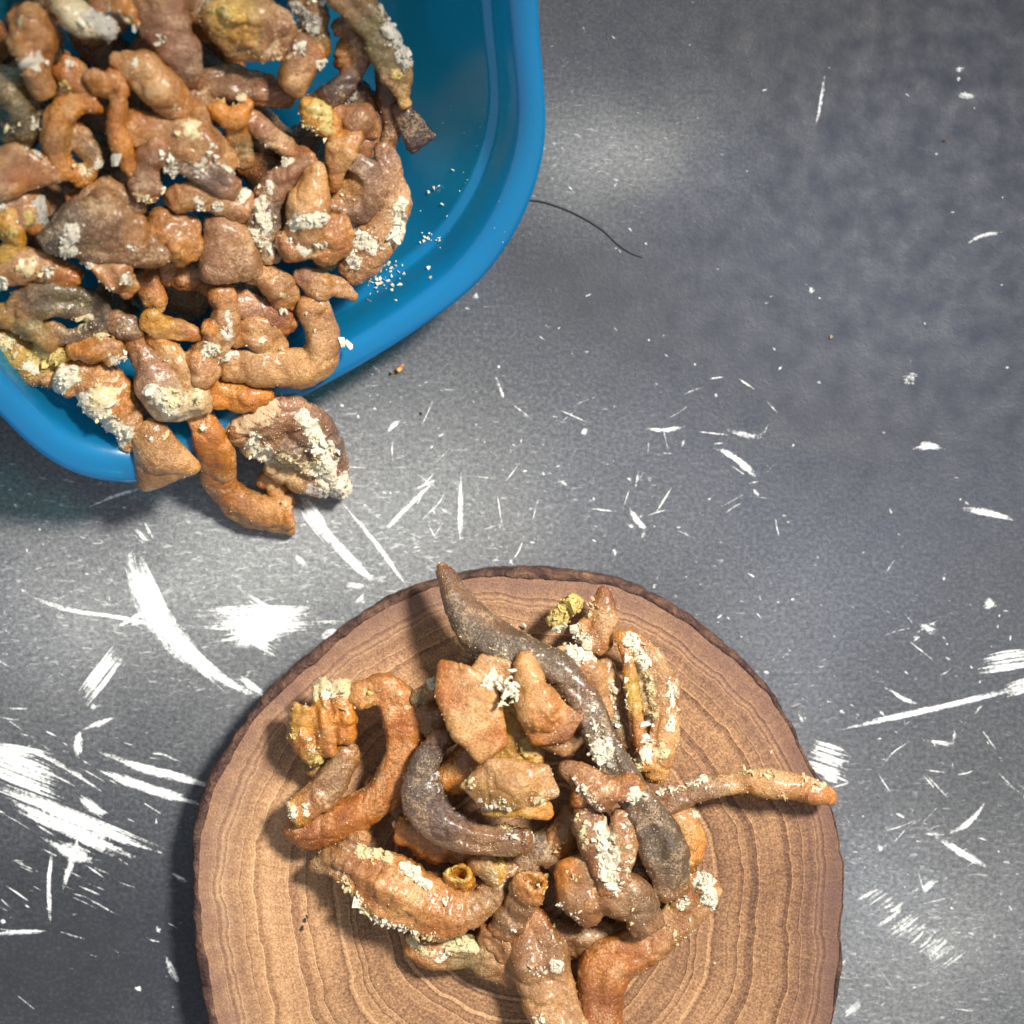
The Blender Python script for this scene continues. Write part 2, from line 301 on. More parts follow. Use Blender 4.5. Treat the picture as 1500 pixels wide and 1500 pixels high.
# ------------------------------------------------------------------ wood slice
SZ = 85.0
def wood_material():
    m, nt = new_mat('ringed_wood'); L = nt.links.new
    out = N(nt, 'ShaderNodeOutputMaterial'); p = N(nt, 'ShaderNodeBsdfPrincipled'); L(p.outputs[0], out.inputs[0])
    pos = N(nt, 'ShaderNodeNewGeometry').outputs['Position']
    rr = N(nt, 'ShaderNodeAttribute', attribute_name='Ring').outputs['Fac']
    w1 = noise(nt, 4.0, 3, 0.5, pos); w2 = noise(nt, 28, 2, 0.5, pos)
    a = N(nt, 'ShaderNodeMath', op='MULTIPLY_ADD', inp={1: 0.11}); L(w1, a.inputs[0]); L(rr, a.inputs[2])
    b = N(nt, 'ShaderNodeMath', op='MULTIPLY_ADD', inp={1: 0.010}); L(w2, b.inputs[0]); L(a.outputs[0], b.inputs[2])
    R = b.outputs[0]
    # irregular year rings: one-dimensional noise of the ring coordinate moves the phase
    cx = N(nt, 'ShaderNodeCombineXYZ'); L(R, cx.inputs[0])
    ir = noise(nt, 9, 2, 0.5, cx.outputs[0])
    ph = N(nt, 'ShaderNodeMath', op='MULTIPLY', inp={1: 9.5}); L(R, ph.inputs[0])
    ph2 = N(nt, 'ShaderNodeMath', op='MULTIPLY_ADD', inp={1: 7.0}); L(ir, ph2.inputs[0]); L(ph.outputs[0], ph2.inputs[2])
    fr = N(nt, 'ShaderNodeMath', op='FRACT'); L(ph2.outputs[0], fr.inputs[0])
    ring = ramp(nt, [(0.0, g3(0.62)), (0.03, g3(0.98)), (0.085, g3(0.95)), (0.13, g3(0.66)), (0.5, g3(0.56)), (0.8, g3(0.36)), (0.96, g3(0.16)), (1.0, g3(0.5))]); L(fr.outputs[0], ring.inputs[0])
    fi = N(nt, 'ShaderNodeMath', op='MULTIPLY', inp={1: 130.0}); L(R, fi.inputs[0])
    cx2 = N(nt, 'ShaderNodeCombineXYZ'); L(fi.outputs[0], cx2.inputs[0]); fine_r = noise(nt, 1.0, 2, 0.6, cx2.outputs[0])
    base = ramp(nt, [(0.0, lin((82, 54, 38))), (0.28, lin((136, 98, 68))), (0.6, lin((188, 144, 102))), (1.0, lin((230, 194, 152)))])
    v1 = N(nt, 'ShaderNodeMath', op='MULTIPLY_ADD', inp={1: 0.42}); L(fine_r, v1.inputs[0])
    v0 = N(nt, 'ShaderNodeMath', op='MULTIPLY', inp={1: 0.50}); L(ring.outputs[0], v0.inputs[0]); L(v0.outputs[0], v1.inputs[2])
    big = noise(nt, 3.2, 3, 0.6, pos)
    v2 = N(nt, 'ShaderNodeMath', op='MULTIPLY_ADD', inp={1: 0.55}); L(big, v2.inputs[0]); L(v1.outputs[0], v2.inputs[2])
    pore = noise(nt, 270, 3, 0.8, pos)
    v3 = N(nt, 'ShaderNodeMath', op='MULTIPLY_ADD', inp={1: 1.25}); L(pore, v3.inputs[0]); L(v2.outputs[0], v3.inputs[2])
    cc_ = W(790, 1300, SZ); vs = N(nt, 'ShaderNodeVectorMath', op='SUBTRACT'); vs.inputs[1].default_value = (cc_.x, cc_.y, 0); L(pos, vs.inputs[0]); vn = N(nt, 'ShaderNodeVectorMath', op='NORMALIZE'); L(vs.outputs[0], vn.inputs[0])
    rayn = noise(nt, 60, 3, 0.7, vn.outputs[0]); v36 = N(nt, 'ShaderNodeMath', op='MULTIPLY_ADD', inp={1: 0.42}); L(rayn, v36.inputs[0]); L(v3.outputs[0], v36.inputs[2]); v3 = v36
    sxx = N(nt, 'ShaderNodeSeparateXYZ'); L(pos, sxx.inputs[0]); v35 = N(nt, 'ShaderNodeMath', op='MULTIPLY_ADD', inp={1: -0.36}); L(sxx.outputs[0], v35.inputs[0]); L(v3.outputs[0], v35.inputs[2])
    v4 = N(nt, 'ShaderNodeMath', op='SUBTRACT', inp={1: 1.20}); L(v35.outputs[0], v4.inputs[0])
    L(v4.outputs[0], base.inputs[0])
    # purple-brown staining just under the bark, paler sapwood on one side
    edge = ramp(nt, [(0.0, g3(0)), (0.86, g3(0.0)), (0.97, g3(0.75)), (1.0, g3(0.9))]); L(R, edge.inputs[0])
    sub = N(nt, 'ShaderNodeMath', op='SUBTRACT', inp={1: 0.035}); L(R, sub.inputs[0]); L(sub.outputs[0], edge.inputs[0])
    en = noise(nt, 14, 4, 0.7, pos); em = N(nt, 'ShaderNodeMath', op='MULTIPLY'); L(en, em.inputs[0]); L(edge.outputs[0], em.inputs[1])
    em2 = N(nt, 'ShaderNodeMath', op='MULTIPLY', inp={1: 1.3}); L(em.outputs[0], em2.inputs[0]); em2.use_clamp = True
    sx = N(nt, 'ShaderNodeSeparateXYZ'); L(pos, sx.inputs[0])
    col = mixc(nt, em2.outputs[0], base.outputs[0], lin((112, 82, 74)))
    L(col, p.inputs['Base Color']); p.inputs['Roughness'].default_value = 0.55; p.inputs['Specular IOR Level'].default_value = 0.35
    n1 = bump(nt, ring.outputs[0], 0.4, 0.003); n2 = bump(nt, pore, 0.65, 0.0026, n1); L(n2, p.inputs['Normal'])
    return m
def bark_material():
    m, nt = new_mat('rough_bark'); L = nt.links.new
    out = N(nt, 'ShaderNodeOutputMaterial'); p = N(nt, 'ShaderNodeBsdfPrincipled', inp={'Roughness': 0.85, 'Specular IOR Level': 0.2}); L(p.outputs[0], out.inputs[0])
    pos = N(nt, 'ShaderNodeNewGeometry').outputs['Position']
    a = noise(nt, 30, 5, 0.75, pos, 0.5); r = ramp(nt, [(0.25, lin((44, 32, 32))), (0.45, lin((78, 57, 52))), (0.6, lin((116, 86, 70))), (0.75, lin((172, 132, 102)))])
    L(a, r.inputs[0]); L(r.outputs[0], p.inputs['Base Color'])
    b = noise(nt, 90, 4, 0.7, pos); L(bump(nt, b, 0.9, 0.006, bump(nt, a, 0.8, 0.012)), p.inputs['Normal'])
    return m
def build_slice():
    outline = [(278,1300),(284,1205),(318,1115),(392,1012),(475,938),(560,878),(645,848),(740,832),(850,838),(955,868),(1058,938),(1135,1020),(1190,1120),
               (1226,1205),(1238,1300),(1232,1365),(1236,1400),(1218,1500),(1165,1610),(1080,1705),(960,1780),(820,1815),(660,1800),(520,1745),(400,1655),(322,1560),(288,1430)]
    root = bpy.data.objects.new('wood_slice', None); C.objects.link(root)
    ctr = W(790, 1300, SZ); root.location = (ctr.x, ctr.y, 0)
    tag(root, 'round slice of wood with year rings and thin bark edge under the smaller heap', 'wood slice')
    P = [W(x, y, SZ) for x, y in outline]; P = np.array([(p.x - ctr.x, p.y - ctr.y, 0) for p in P] )
    P = np.vstack([P, P[:1]]); cr = catmull(P, 0.004)[:-1, :2]
    ang = np.arctan2(cr[:, 1], cr[:, 0]); rad = np.hypot(cr[:, 0], cr[:, 1]); o = np.argsort(ang); ang, rad = ang[o], rad[o]
    M = 720; th = np.linspace(-math.pi, math.pi, M, endpoint=False)
    R = np.interp(th, ang, rad, period=2*math.pi)
    cs = np.stack([np.cos(th), np.sin(th), 0*th], 1)
    R = R * (1 + 0.006 * fbm(cs*9) + 0.0035 * fbm(cs*34))
    barkw = 0.015 + 0.009 * fbm(cs*4 + 4) + 0.003 * fbm(cs*17) - 0.009 * np.clip(cs[:, 0], 0, 1)                # thickness of the bark, world units
    Rb = R - barkw; z = SZ*S
    K = 60; V = []; F = []; att = []
    for k in range(K+1):
        q = max(k / K, 0.001)
        for i in range(M):
            V.append((Rb[i]*q*cs[i,0], Rb[i]*q*cs[i,1], z + 0.0008*math.sin(q*40)*0)); att.append(q)
    for k in range(K):
        for i in range(M):
            j = (i+1) % M; F.append((k*M+i, (k+1)*M+i, (k+1)*M+j, k*M+j))
    me = mesh_from('wood_face', V, F); a = me.attributes.new('Ring', 'FLOAT', 'POINT'); a.data.foreach_set('value', att)
    link('wood_face', me, wood_material(), root)
    prof = [(0.0, z-0.006), (0.0, z+0.0004), (0.35, z+0.001), (0.72, z-0.001), (0.93, z-0.007), (1.0, z-0.018)] + [(1.0, z-0.018-(z-0.020)*t) for t in (0.25,0.5,0.75,1.0)] + [(0.3, 0.002)]
    V = []; F = []
    for a_, zz in prof:
        for i in range(M):
            rr = Rb[i] + (R[i]-Rb[i])*a_; V.append((rr*cs[i,0], rr*cs[i,1], zz))
    V = np.array(V); amt = np.repeat([0,0.1,.6,.8,1,1,1,1,1,1,0], M)[:, None]
    nz = fbm(V*55, 3); dirs = np.tile(cs, (len(prof),1)); V = V + dirs * (nz[:, None]*0.0038*amt); V[:, 2] += (fbm(V*70+5)*0.0025*amt[:, 0])*(V[:, 2] > 0.03)
    V[:, 2] = np.maximum(V[:, 2], 0.002)
    for k in range(len(prof)-1):
        for i in range(M):
            j = (i+1) % M; F.append((k*M+i, (k+1)*M+i, (k+1)*M+j, k*M+j))
    link('bark', mesh_from('bark', V, F), bark_material(), root)
build_slice()

# ------------------------------------------------------------------ tipped blue tub
TILT = math.radians(42); NX, NY = 0.494, 0.869       # downhill direction in the table view
RIM_Z = 122.0
E0 = W(450, 580, RIM_Z)
dn = Vector((NX, -NY, 0)); axis = (Vector((0,0,1))*math.cos(TILT) + dn*math.sin(TILT)).normalized()   # out of the mouth
def on_rim_plane(px, py):
    o = Vector((0,0,HC)); d = (W(px, py, 0) - o); t = (E0 - o).dot(axis) / d.dot(axis); return o + d*t
def plastic_material():
    m, nt = new_mat('translucent_blue_plastic'); L = nt.links.new
    out = N(nt, 'ShaderNodeOutputMaterial')
    tr = N(nt, 'ShaderNodeBsdfTransparent', inp={0: (*lin((120, 236, 240)), 1)})
    df = N(nt, 'ShaderNodeBsdfDiffuse'); tl = N(nt, 'ShaderNodeBsdfTranslucent', inp={0: (*lin((10, 185, 240)), 1)})
    gl = N(nt, 'ShaderNodeBsdfGlossy', inp={0: (0.75,0.88,0.98,1), 'Roughness': 0.24})
    pos = N(nt, 'ShaderNodeNewGeometry').outputs['Position']
    L(bump(nt, noise(nt, 60, 3, 0.6, pos), 0.12, 0.003), gl.inputs['Normal'])
    a = N(nt, 'ShaderNodeMixShader', inp={0: 0.5}); L(df.outputs[0], a.inputs[1]); L(tl.outputs[0], a.inputs[2])
    thick = N(nt, 'ShaderNodeAttribute', attribute_name='Thick').outputs['Fac']
    b = N(nt, 'ShaderNodeMixShader'); tk = ramp(nt, [(0.36, lin((34, 172, 226))), (0.60, lin((10, 168, 236)))]); L(thick, tk.inputs[0]); L(tk.outputs[0], df.inputs[0]); L(tk.outputs[0], tl.inputs[0]); uneven = noise(nt, 7, 3, 0.6, pos); tm = N(nt, 'ShaderNodeMath', op='MULTIPLY_ADD', inp={1: 0.16}); L(uneven, tm.inputs[0]); tm2 = N(nt, 'ShaderNodeMath', op='SUBTRACT', inp={1: 0.08}); tm2.use_clamp = True; L(thick, tm.inputs[2]); L(tm.outputs[0], tm2.inputs[0]); L(tm2.outputs[0], b.inputs[0]); L(tr.outputs[0], b.inputs[1]); L(a.outputs[0], b.inputs[2])
    lw = N(nt, 'ShaderNodeLayerWeight', inp={'Blend': 0.25}); fr = N(nt, 'ShaderNodeMapRange', inp={1: 0, 2: 1, 3: 0.07, 4: 0.26}); L(lw.outputs['Facing'], fr.inputs[0])
    c = N(nt, 'ShaderNodeMixShader'); L(fr.outputs[0], c.inputs[0]); L(b.outputs[0], c.inputs[1]); L(gl.outputs[0], c.inputs[2])
    L(c.outputs[0], out.inputs[0]); return m
def build_tub():
    pts = [(788,-60),(794,60),(802,180),(790,262),(755,345),(700,418),(620,481),(535,535),(450,582),(370,628),(300,675),(245,702),(190,711),(120,700),(60,668),(0,612),
           (-70,530),(-140,410),(-205,240),(-250,40),(-270,-160),(-250,-330),(-170,-470),(-20,-580),(200,-640),(420,-650),(600,-610),(710,-520),(765,-380),(783,-210)]
    P = np.array([tuple(on_rim_plane(x, y)) for x, y in pts]); P = np.vstack([P, P[:1]]); cr = catmull(P, 0.012)[:-1]
    c = cr.mean(0); ax = np.array(axis)
    # (inset as a share of the way to the centre, depth in marks, thickness share of opaque)
    inner = [(1.0, 10, .58), (0.996, 3, .58), (0.980, 0, .58), (0.952, 1, .56), (0.925, 8, .6), (0.915, 18, .5), (0.905, 48, .35), (0.902, 66, .38), (0.898, 72, .6), (0.878, 74, .6), (0.872, 82, .35),
             (0.83, 130, .35), (0.78, 190, .35), (0.72, 236, .35), (0.64, 262, .35), (0.5, 272, .35), (0.25, 274, .35), (0.01, 274, .35)]
    outer = [(1.0, 24, .58), (0.985, 30, .58), (0.955, 30, .56), (0.945, 60, .35), (0.915, 90, .35), (0.86, 140, .35), (0.80, 202, .35), (0.735, 250, .35), (0.655, 278, .35), (0.64, 284, .35), (0.62, 282, .35), (0.4, 284, .35), (0.01, 284, .35)]
    prof = outer[::-1] + inner
    M = len(cr); V = []; A = []
    for s, d, a in prof:
        for p in cr:
            q = c + (p - c) * s - ax * d * S; V.append(q); A.append(a)
    V = np.array(V); zmin = V[:, 2].min(); print('TUB zmin', zmin/S)
    V[:, 2] += max(0, 0.0015 - zmin)
    F = []
    for k in range(len(prof)-1):
        for i in range(M):
            j = (i+1) % M; F.append((k*M+i, k*M+j, (k+1)*M+j, (k+1)*M+i))
    base = Vector((c[0], c[1], 0)); me = mesh_from('plastic_tub', V - np.array(base), F)
    at = me.attributes.new('Thick', 'FLOAT', 'POINT'); at.data.foreach_set('value', A)
    o = link('plastic_tub', me, plastic_material()); o.location = base
    tag(o, 'translucent blue plastic tub with rounded corners, tipped forward and full of fried pieces', 'tub')
    return o
tub = build_tub()

# ------------------------------------------------------------------ fried pieces
PAL = {k: np.array(lin(v)) for k, v in dict(
    c=(172,104,38), t=(168,122,74), p=(152,108,78), m=(94,73,62), g=(92,76,58), a=(190,118,26), y=(188,152,52),
    w=(204,188,148), d=(62,42,34), r=(138,80,36), o=(104,92,50), k=(188,138,80), u=(128,90,54)).items()}
def skin_material():
    m, nt = new_mat('fried_skin'); L = nt.links.new
    out = N(nt, 'ShaderNodeOutputMaterial'); p = N(nt, 'ShaderNodeBsdfPrincipled'); L(p.outputs[0], out.inputs[0])
    pos = N(nt, 'ShaderNodeNewGeometry').outputs['Position']
    col = N(nt, 'ShaderNodeAttribute', attribute_name='Col').outputs['Color']
    blot = noise(nt, 22, 4, 0.6, pos, 0.6); gr = noise(nt, 250, 3, 0.8, pos); gr2 = noise(nt, 95, 3, 0.65, pos); big = noise(nt, 9, 2, 0.5, pos)
    r1 = ramp(nt, [(0.32, (0.66, 0.52, 0.38)), (0.5, g3(1.0)), (0.68, (1.16, 1.18, 1.18))]); L(blot, r1.inputs[0])
    c1 = mixc(nt, 1.0, col, r1.outputs[0], 'MULTIPLY')
    rg = ramp(nt, [(0.34, (0.70, 0.62, 0.52)), (0.5, g3(1.0)), (0.64, (1.26, 1.26, 1.2))]); L(gr, rg.inputs[0]); c1 = mixc(nt, 1.0, c1, rg.outputs[0], 'MULTIPLY')
    # browner fried spots
    r2 = ramp(nt, [(0.50, g3(0)), (0.66, g3(0.45))]); L(big, r2.inputs[0]); c2 = mixc(nt, r2.outputs[0], c1, lin((128, 82, 42)))
    # pale floury dust caught in the skin
    dm = N(nt, 'ShaderNodeMath', op='MULTIPLY_ADD', inp={1: 0.7}); L(gr, dm.inputs[0]); L(blot, dm.inputs[2])
    r3 = ramp(nt, [(0.90, g3(0)), (1.06, g3(0.42))]); L(dm.outputs[0], r3.inputs[0]); c3 = mixc(nt, r3.outputs[0], c2, lin((206, 174, 132)))
    r4 = ramp(nt, [(0.63, g3(0)), (0.70, g3(0.5))]); L(gr, r4.inputs[0]); c4 = mixc(nt, r4.outputs[0], c3, lin((222, 192, 150)))
    fl = N(nt, 'ShaderNodeAttribute', attribute_name='Flour').outputs['Fac']; fc = N(nt, 'ShaderNodeAttribute', attribute_name='FlourCol').outputs['Color']
    fb = N(nt, 'ShaderNodeMath', op='MULTIPLY_ADD', inp={1: 1.1}); L(gr, fb.inputs[0]); L(fl, fb.inputs[2]); fmk = N(nt, 'ShaderNodeMapRange', inp={1: 0.86, 2: 1.18, 3: 0, 4: 0.96}); L(fb.outputs[0], fmk.inputs[0])
    c5 = mixc(nt, fmk.outputs[0], c4, fc)
    L(c5, p.inputs['Base Color'])
    rr = ramp(nt, [(0.35, g3(0.17)), (0.65, g3(0.33))]); L(gr2, rr.inputs[0]); L(rr.outputs[0], p.inputs['Roughness'])
    p.inputs['Subsurface Weight'].default_value = 0.07; p.inputs['Subsurface Radius'].default_value = (1.0, 0.42, 0.18); p.inputs['Subsurface Scale'].default_value = 0.018
    p.inputs['Specular IOR Level'].default_value = 0.65
    gr3 = noise(nt, 420, 2, 0.6, pos); n1 = bump(nt, gr2, 0.3, 0.003); n2 = bump(nt, gr, 0.9, 0.0028, n1); n2 = bump(nt, gr3, 0.6, 0.0012, n2); p.inputs['Coat Weight'].default_value = 0.35; p.inputs['Coat Roughness'].default_value = 0.22; L(n1, p.inputs['Coat Normal']); L(n2, p.inputs['Normal'])
    return m
def crumb_material():
    m, nt = new_mat('fried_flour_crumb'); L = nt.links.new
    out = N(nt, 'ShaderNodeOutputMaterial'); p = N(nt, 'ShaderNodeBsdfPrincipled', inp={'Roughness': 0.5}); L(p.outputs[0], out.inputs[0])
    pos = N(nt, 'ShaderNodeNewGeometry').outputs['Position']
    col = N(nt, 'ShaderNodeAttribute', attribute_name='Col').outputs['Color']
    g = noise(nt, 160, 3, 0.7, pos); r = ramp(nt, [(0.3, g3(0.72)), (0.65, g3(1.1))]); L(g, r.inputs[0])
    L(mixc(nt, 1.0, col, r.outputs[0], 'MULTIPLY'), p.inputs['Base Color'])
    p.inputs['Subsurface Weight'].default_value = 0.15; p.inputs['Subsurface Radius'].default_value = (1.0, 0.8, 0.5); p.inputs['Subsurface Scale'].default_value = 0.008
    L(bump(nt, g, 0.6, 0.002), p.inputs['Normal']); return m
SKIN = skin_material(); CRUMB = crumb_material()

def tube_bm(bm, ctrl, flat, op_s, op_e, seg=18):
    """ctrl rows: world x, y, z, radius. Rounded or hollow ends."""
    P = catmull(ctrl, 0.0055); n = len(P); T = np.gradient(P[:, :3], axis=0); T /= (np.linalg.norm(T, axis=1, keepdims=True) + 1e-9)
    up = np.array([0, 0, 1.0]); rows = []
    nrm = np.cross(T[0], up)
    if np.linalg.norm(nrm) < 0.2: nrm = np.array([1.0, 0, 0])
    nrm /= np.linalg.norm(nrm); th = np.linspace(0, 2*math.pi, seg, endpoint=False)
    ph = rng.uniform(0, 6.28, 6); tw = rng.normal(size=3)*1.1; grv = rng.uniform(.10, .30) if rng.random() < .75 else 0.0; a0 = math.pi/2 + rng.normal()*.5
    def ring(c, t, nr, r, rz, q=0.0):
        b = np.cross(nr, t); out = []
        for a in th:
            m = 1 + .07*math.cos(2*a + ph[0] + tw[0]*q*2) + .07*math.cos(3*a + ph[1] + tw[1]*q*3) + .03*math.cos(5*a + ph[2] + q*6)
            da = (a - a0 - tw[2]*.5*q + math.pi) % (2*math.pi) - math.pi; m -= grv*math.exp(-(da/.38)**2)
            m *= 1 + .09*math.sin(q*9 + ph[3]) + .05*math.sin(q*23 + ph[4])
            out.append(bm.verts.new(c + nr*math.cos(a)*r*m + b*math.sin(a)*rz*m))
        return out
    fr = []
    for i in range(n):
        nrm = nrm - T[i]*nrm.dot(T[i]); nrm /= (np.linalg.norm(nrm)+1e-9); fr.append(nrm.copy())
    def cap(i, sgn, opn):
        c, t, r, nr = P[i, :3], T[i]*sgn, P[i, 3], fr[i]; out = []
        if opn:
            out += [(c + t*r*0.10, r*0.95), (c + t*r*0.16, r*0.84), (c + t*r*0.08, r*0.68), (c - t*r*0.35, r*0.60), (c - t*r*1.1, r*0.54), (c - t*r*1.6, r*0.25)]
        else:
            for q in (0.4, 0.7, 0.9): out.append((c + t*r*q*0.75, r*math.sqrt(1-q*q)))
        return out, nr
    a, na = cap(0, -1, op_s); b, nb = cap(n-1, 1, op_e)
    for c, r in a[::-1]: rows.append(ring(c, T[0], na, r, r*flat, 0.0))
    for i in range(n): rows.append(ring(P[i, :3], T[i], fr[i], P[i, 3], P[i, 3]*flat, i/(n-1)))
    for c, r in b: rows.append(ring(c, T[-1], nb, r, r*flat, 1.0))
    for k in range(len(rows)-1):
        for i in range(seg):
            j = (i+1) % seg; bm.faces.new((rows[k][i], rows[k][j], rows[k+1][j], rows[k+1][i]))
    bm.faces.new(rows[0][::-1]); bm.faces.new(rows[-1])
    return P
def hull_bm(bm, pts):
    vs = []
    for x, y, z, r in pts:
        if r < 0.019: r *= 0.85
        for i in range(7):
            la = -math.pi/2 + math.pi*i/6
            for j in range(12):
                lo = 2*math.pi*j/12; vs.append(bm.verts.new((x + r*math.cos(la)*math.cos(lo), y + r*math.cos(la)*math.sin(lo), z + 0.8*r*math.sin(la))))
    res = bmesh.ops.convex_hull(bm, input=vs)
    junk = [g for g in res['geom_interior'] + res['geom_unused'] if isinstance(g, bmesh.types.BMVert) and g.is_valid]
    bmesh.ops.delete(bm, geom=list(set(junk)), context='VERTS')

PENDING = []
def zbowl(x, y):
    d = -((x-450)*NX + (y-565)*NY); return 118 + 0.40*max(d, -40)
def piece(label, shapes, z=None, crumbs=(), group='fried pieces', lump=1.0, wrinkle=0.0, vox=0.0031, smooth=2, grains=1.0, dz=0):
    """shapes: (kind, colour letters, points (x, y, r[, z offset]), options) ; kind T tube, H hull"""
    bm = bmesh.new(); samp = []; colr = []; endw = []
    for sh in shapes:
        kind, cols, pts = sh[:3]; opt = sh[3] if len(sh) > 3 else ''
        rows = []
        for q in pts:
            x, y, r = q[:3]; dzz = q[3] if len(q) > 3 else 0
            zz = (zbowl(x, y) + dz if z is None else z) + dzz
            p = W(x, y, zz); rows.append((p.x, p.y, p.z, r*(1.08 if z is None else 1.07)*S*(HC-zz*S)/HC))
        cs = [PAL[cols[min(i, len(cols)-1)]] for i in range(len(rows))]
        if kind == 'T':
            flat = 0.62 if 'f' in opt else 0.86
            P = tube_bm(bm, rows, flat, 's' in opt, 'e' in opt)
            c = catmull([(r[0], r[1], r[2], *k) for r, k in zip(rows, cs)], 0.0055)
            samp.append(c[:, :3]); colr.append(np.clip(c[:, 3:], 0.01, 1)); ii = np.arange(len(c)); endw.append(np.exp(-np.minimum(ii, len(c)-1-ii)/2.2))
            for end, fl in ((0, 's'), (-1, 'e')):
                if fl in opt:                                       # hollow ends fry to amber
                    samp.append(P[end:end+1 or None, :3]); colr.append(PAL['a'][None] if 'y' not in opt else PAL['y'][None]); endw.append(np.zeros(1))
        else:
            hb = bmesh.new(); hull_bm(hb, rows); tmp = bpy.data.meshes.new('t'); hb.to_mesh(tmp); hb.free(); bm.from_mesh(tmp); bpy.data.meshes.remove(tmp)
            samp.append(np.array([r[:3] for r in rows])); colr.append(np.array(cs)); endw.append(np.zeros(len(rows)))
    me = bpy.data.meshes.new('raw'); bm.to_mesh(me); bm.free()
    o = bpy.data.objects.new('fried_piece', me); C.objects.link(o)
    md = o.modifiers.new('r', 'REMESH'); md.mode = 'VOXEL'; md.voxel_size = vox
    if smooth:
        s = o.modifiers.new('s', 'SMOOTH'); s.factor = 0.5; s.iterations = smooth
    PENDING.append(dict(o=o, endw=np.concatenate(endw), samp=np.vstack(samp), col=np.vstack(colr), crumbs=crumbs, label=label, group=group, lump=lump, wr=wrinkle, seed=len(PENDING)*3.7, grains=grains))
    return o

# rough lump templates for crumbs
def lump_templates():
    T = []
    for k in range(24):                                             # small angular flakes and shards
        b = bmesh.new(); n = 11 if k < 16 else 7
        v = rng.normal(size=(n, 3)); v /= np.linalg.norm(v, axis=1, keepdims=True); v *= rng.uniform(.6, 1.25, size=(n, 1)); v *= np.array([rng.uniform(.9, 1.5), 1.0, rng.uniform(.35, .85)])
        for q in v: b.verts.new(q)
        res = bmesh.ops.convex_hull(b, input=b.verts[:]); bmesh.ops.delete(b, geom=list({g for g in res['geom_interior']+res['geom_unused'] if isinstance(g, bmesh.types.BMVert)}), context='VERTS')
        bmesh.ops.triangulate(b, faces=b.faces[:])
        b.verts.index_update()
        T.append((np.array([x.co[:] for x in b.verts]), np.array([[q.index for q in p.verts] for p in b.faces]))); b.free()
    return T
LT = lump_templates()
def rand_rots(n):
    q = rng.normal(size=(n, 4)); q /= np.linalg.norm(q, axis=1, keepdims=True); w_, x, y, z = q.T
    return np.stack([1-2*(y*y+z*z), 2*(x*y-z*w_), 2*(x*z+y*w_), 2*(x*y+z*w_), 1-2*(x*x+z*z), 2*(y*z-x*w_), 2*(x*z-y*w_), 2*(y*z+x*w_), 1-2*(x*x+y*y)], 1).reshape(n, 3, 3)
def lumps_mesh(name, pos, size, col, small=False):
    Vs = []; Fs = []; Cs = []; b = 0; n = len(pos); R = rand_rots(n)
    for i in range(n):
        v, f = LT[rng.integers(16, 24)] if (small or size[i] < 0.0018) else LT[rng.integers(0, 16)]
        Vs.append(v @ R[i].T * size[i] + pos[i]); Fs.append(f + b); b += len(v); Cs.append(np.tile(col[i], (len(v), 1)))
    V = np.vstack(Vs); F = np.vstack(Fs); me = bpy.data.meshes.new(name)
    me.vertices.add(len(V)); me.vertices.foreach_set('co', V.ravel()); me.loops.add(F.size); me.loops.foreach_set('vertex_index', F.ravel())
    me.polygons.add(len(F)); me.polygons.foreach_set('loop_start', np.arange(0, F.size, 3)); me.polygons.foreach_set('loop_total', np.full(len(F), 3)); me.update(); me.validate()
    me.polygons.foreach_set('use_smooth', [False]*len(F))
    colattr(me, np.clip(np.vstack(Cs), 0.01, .95)); return me
CC = {'w': lin((228, 218, 192)), 'c': lin((218, 198, 150)), 'y': lin((206, 180, 104)), 't': lin((216, 178, 136)), 'g': lin((190, 182, 168))}

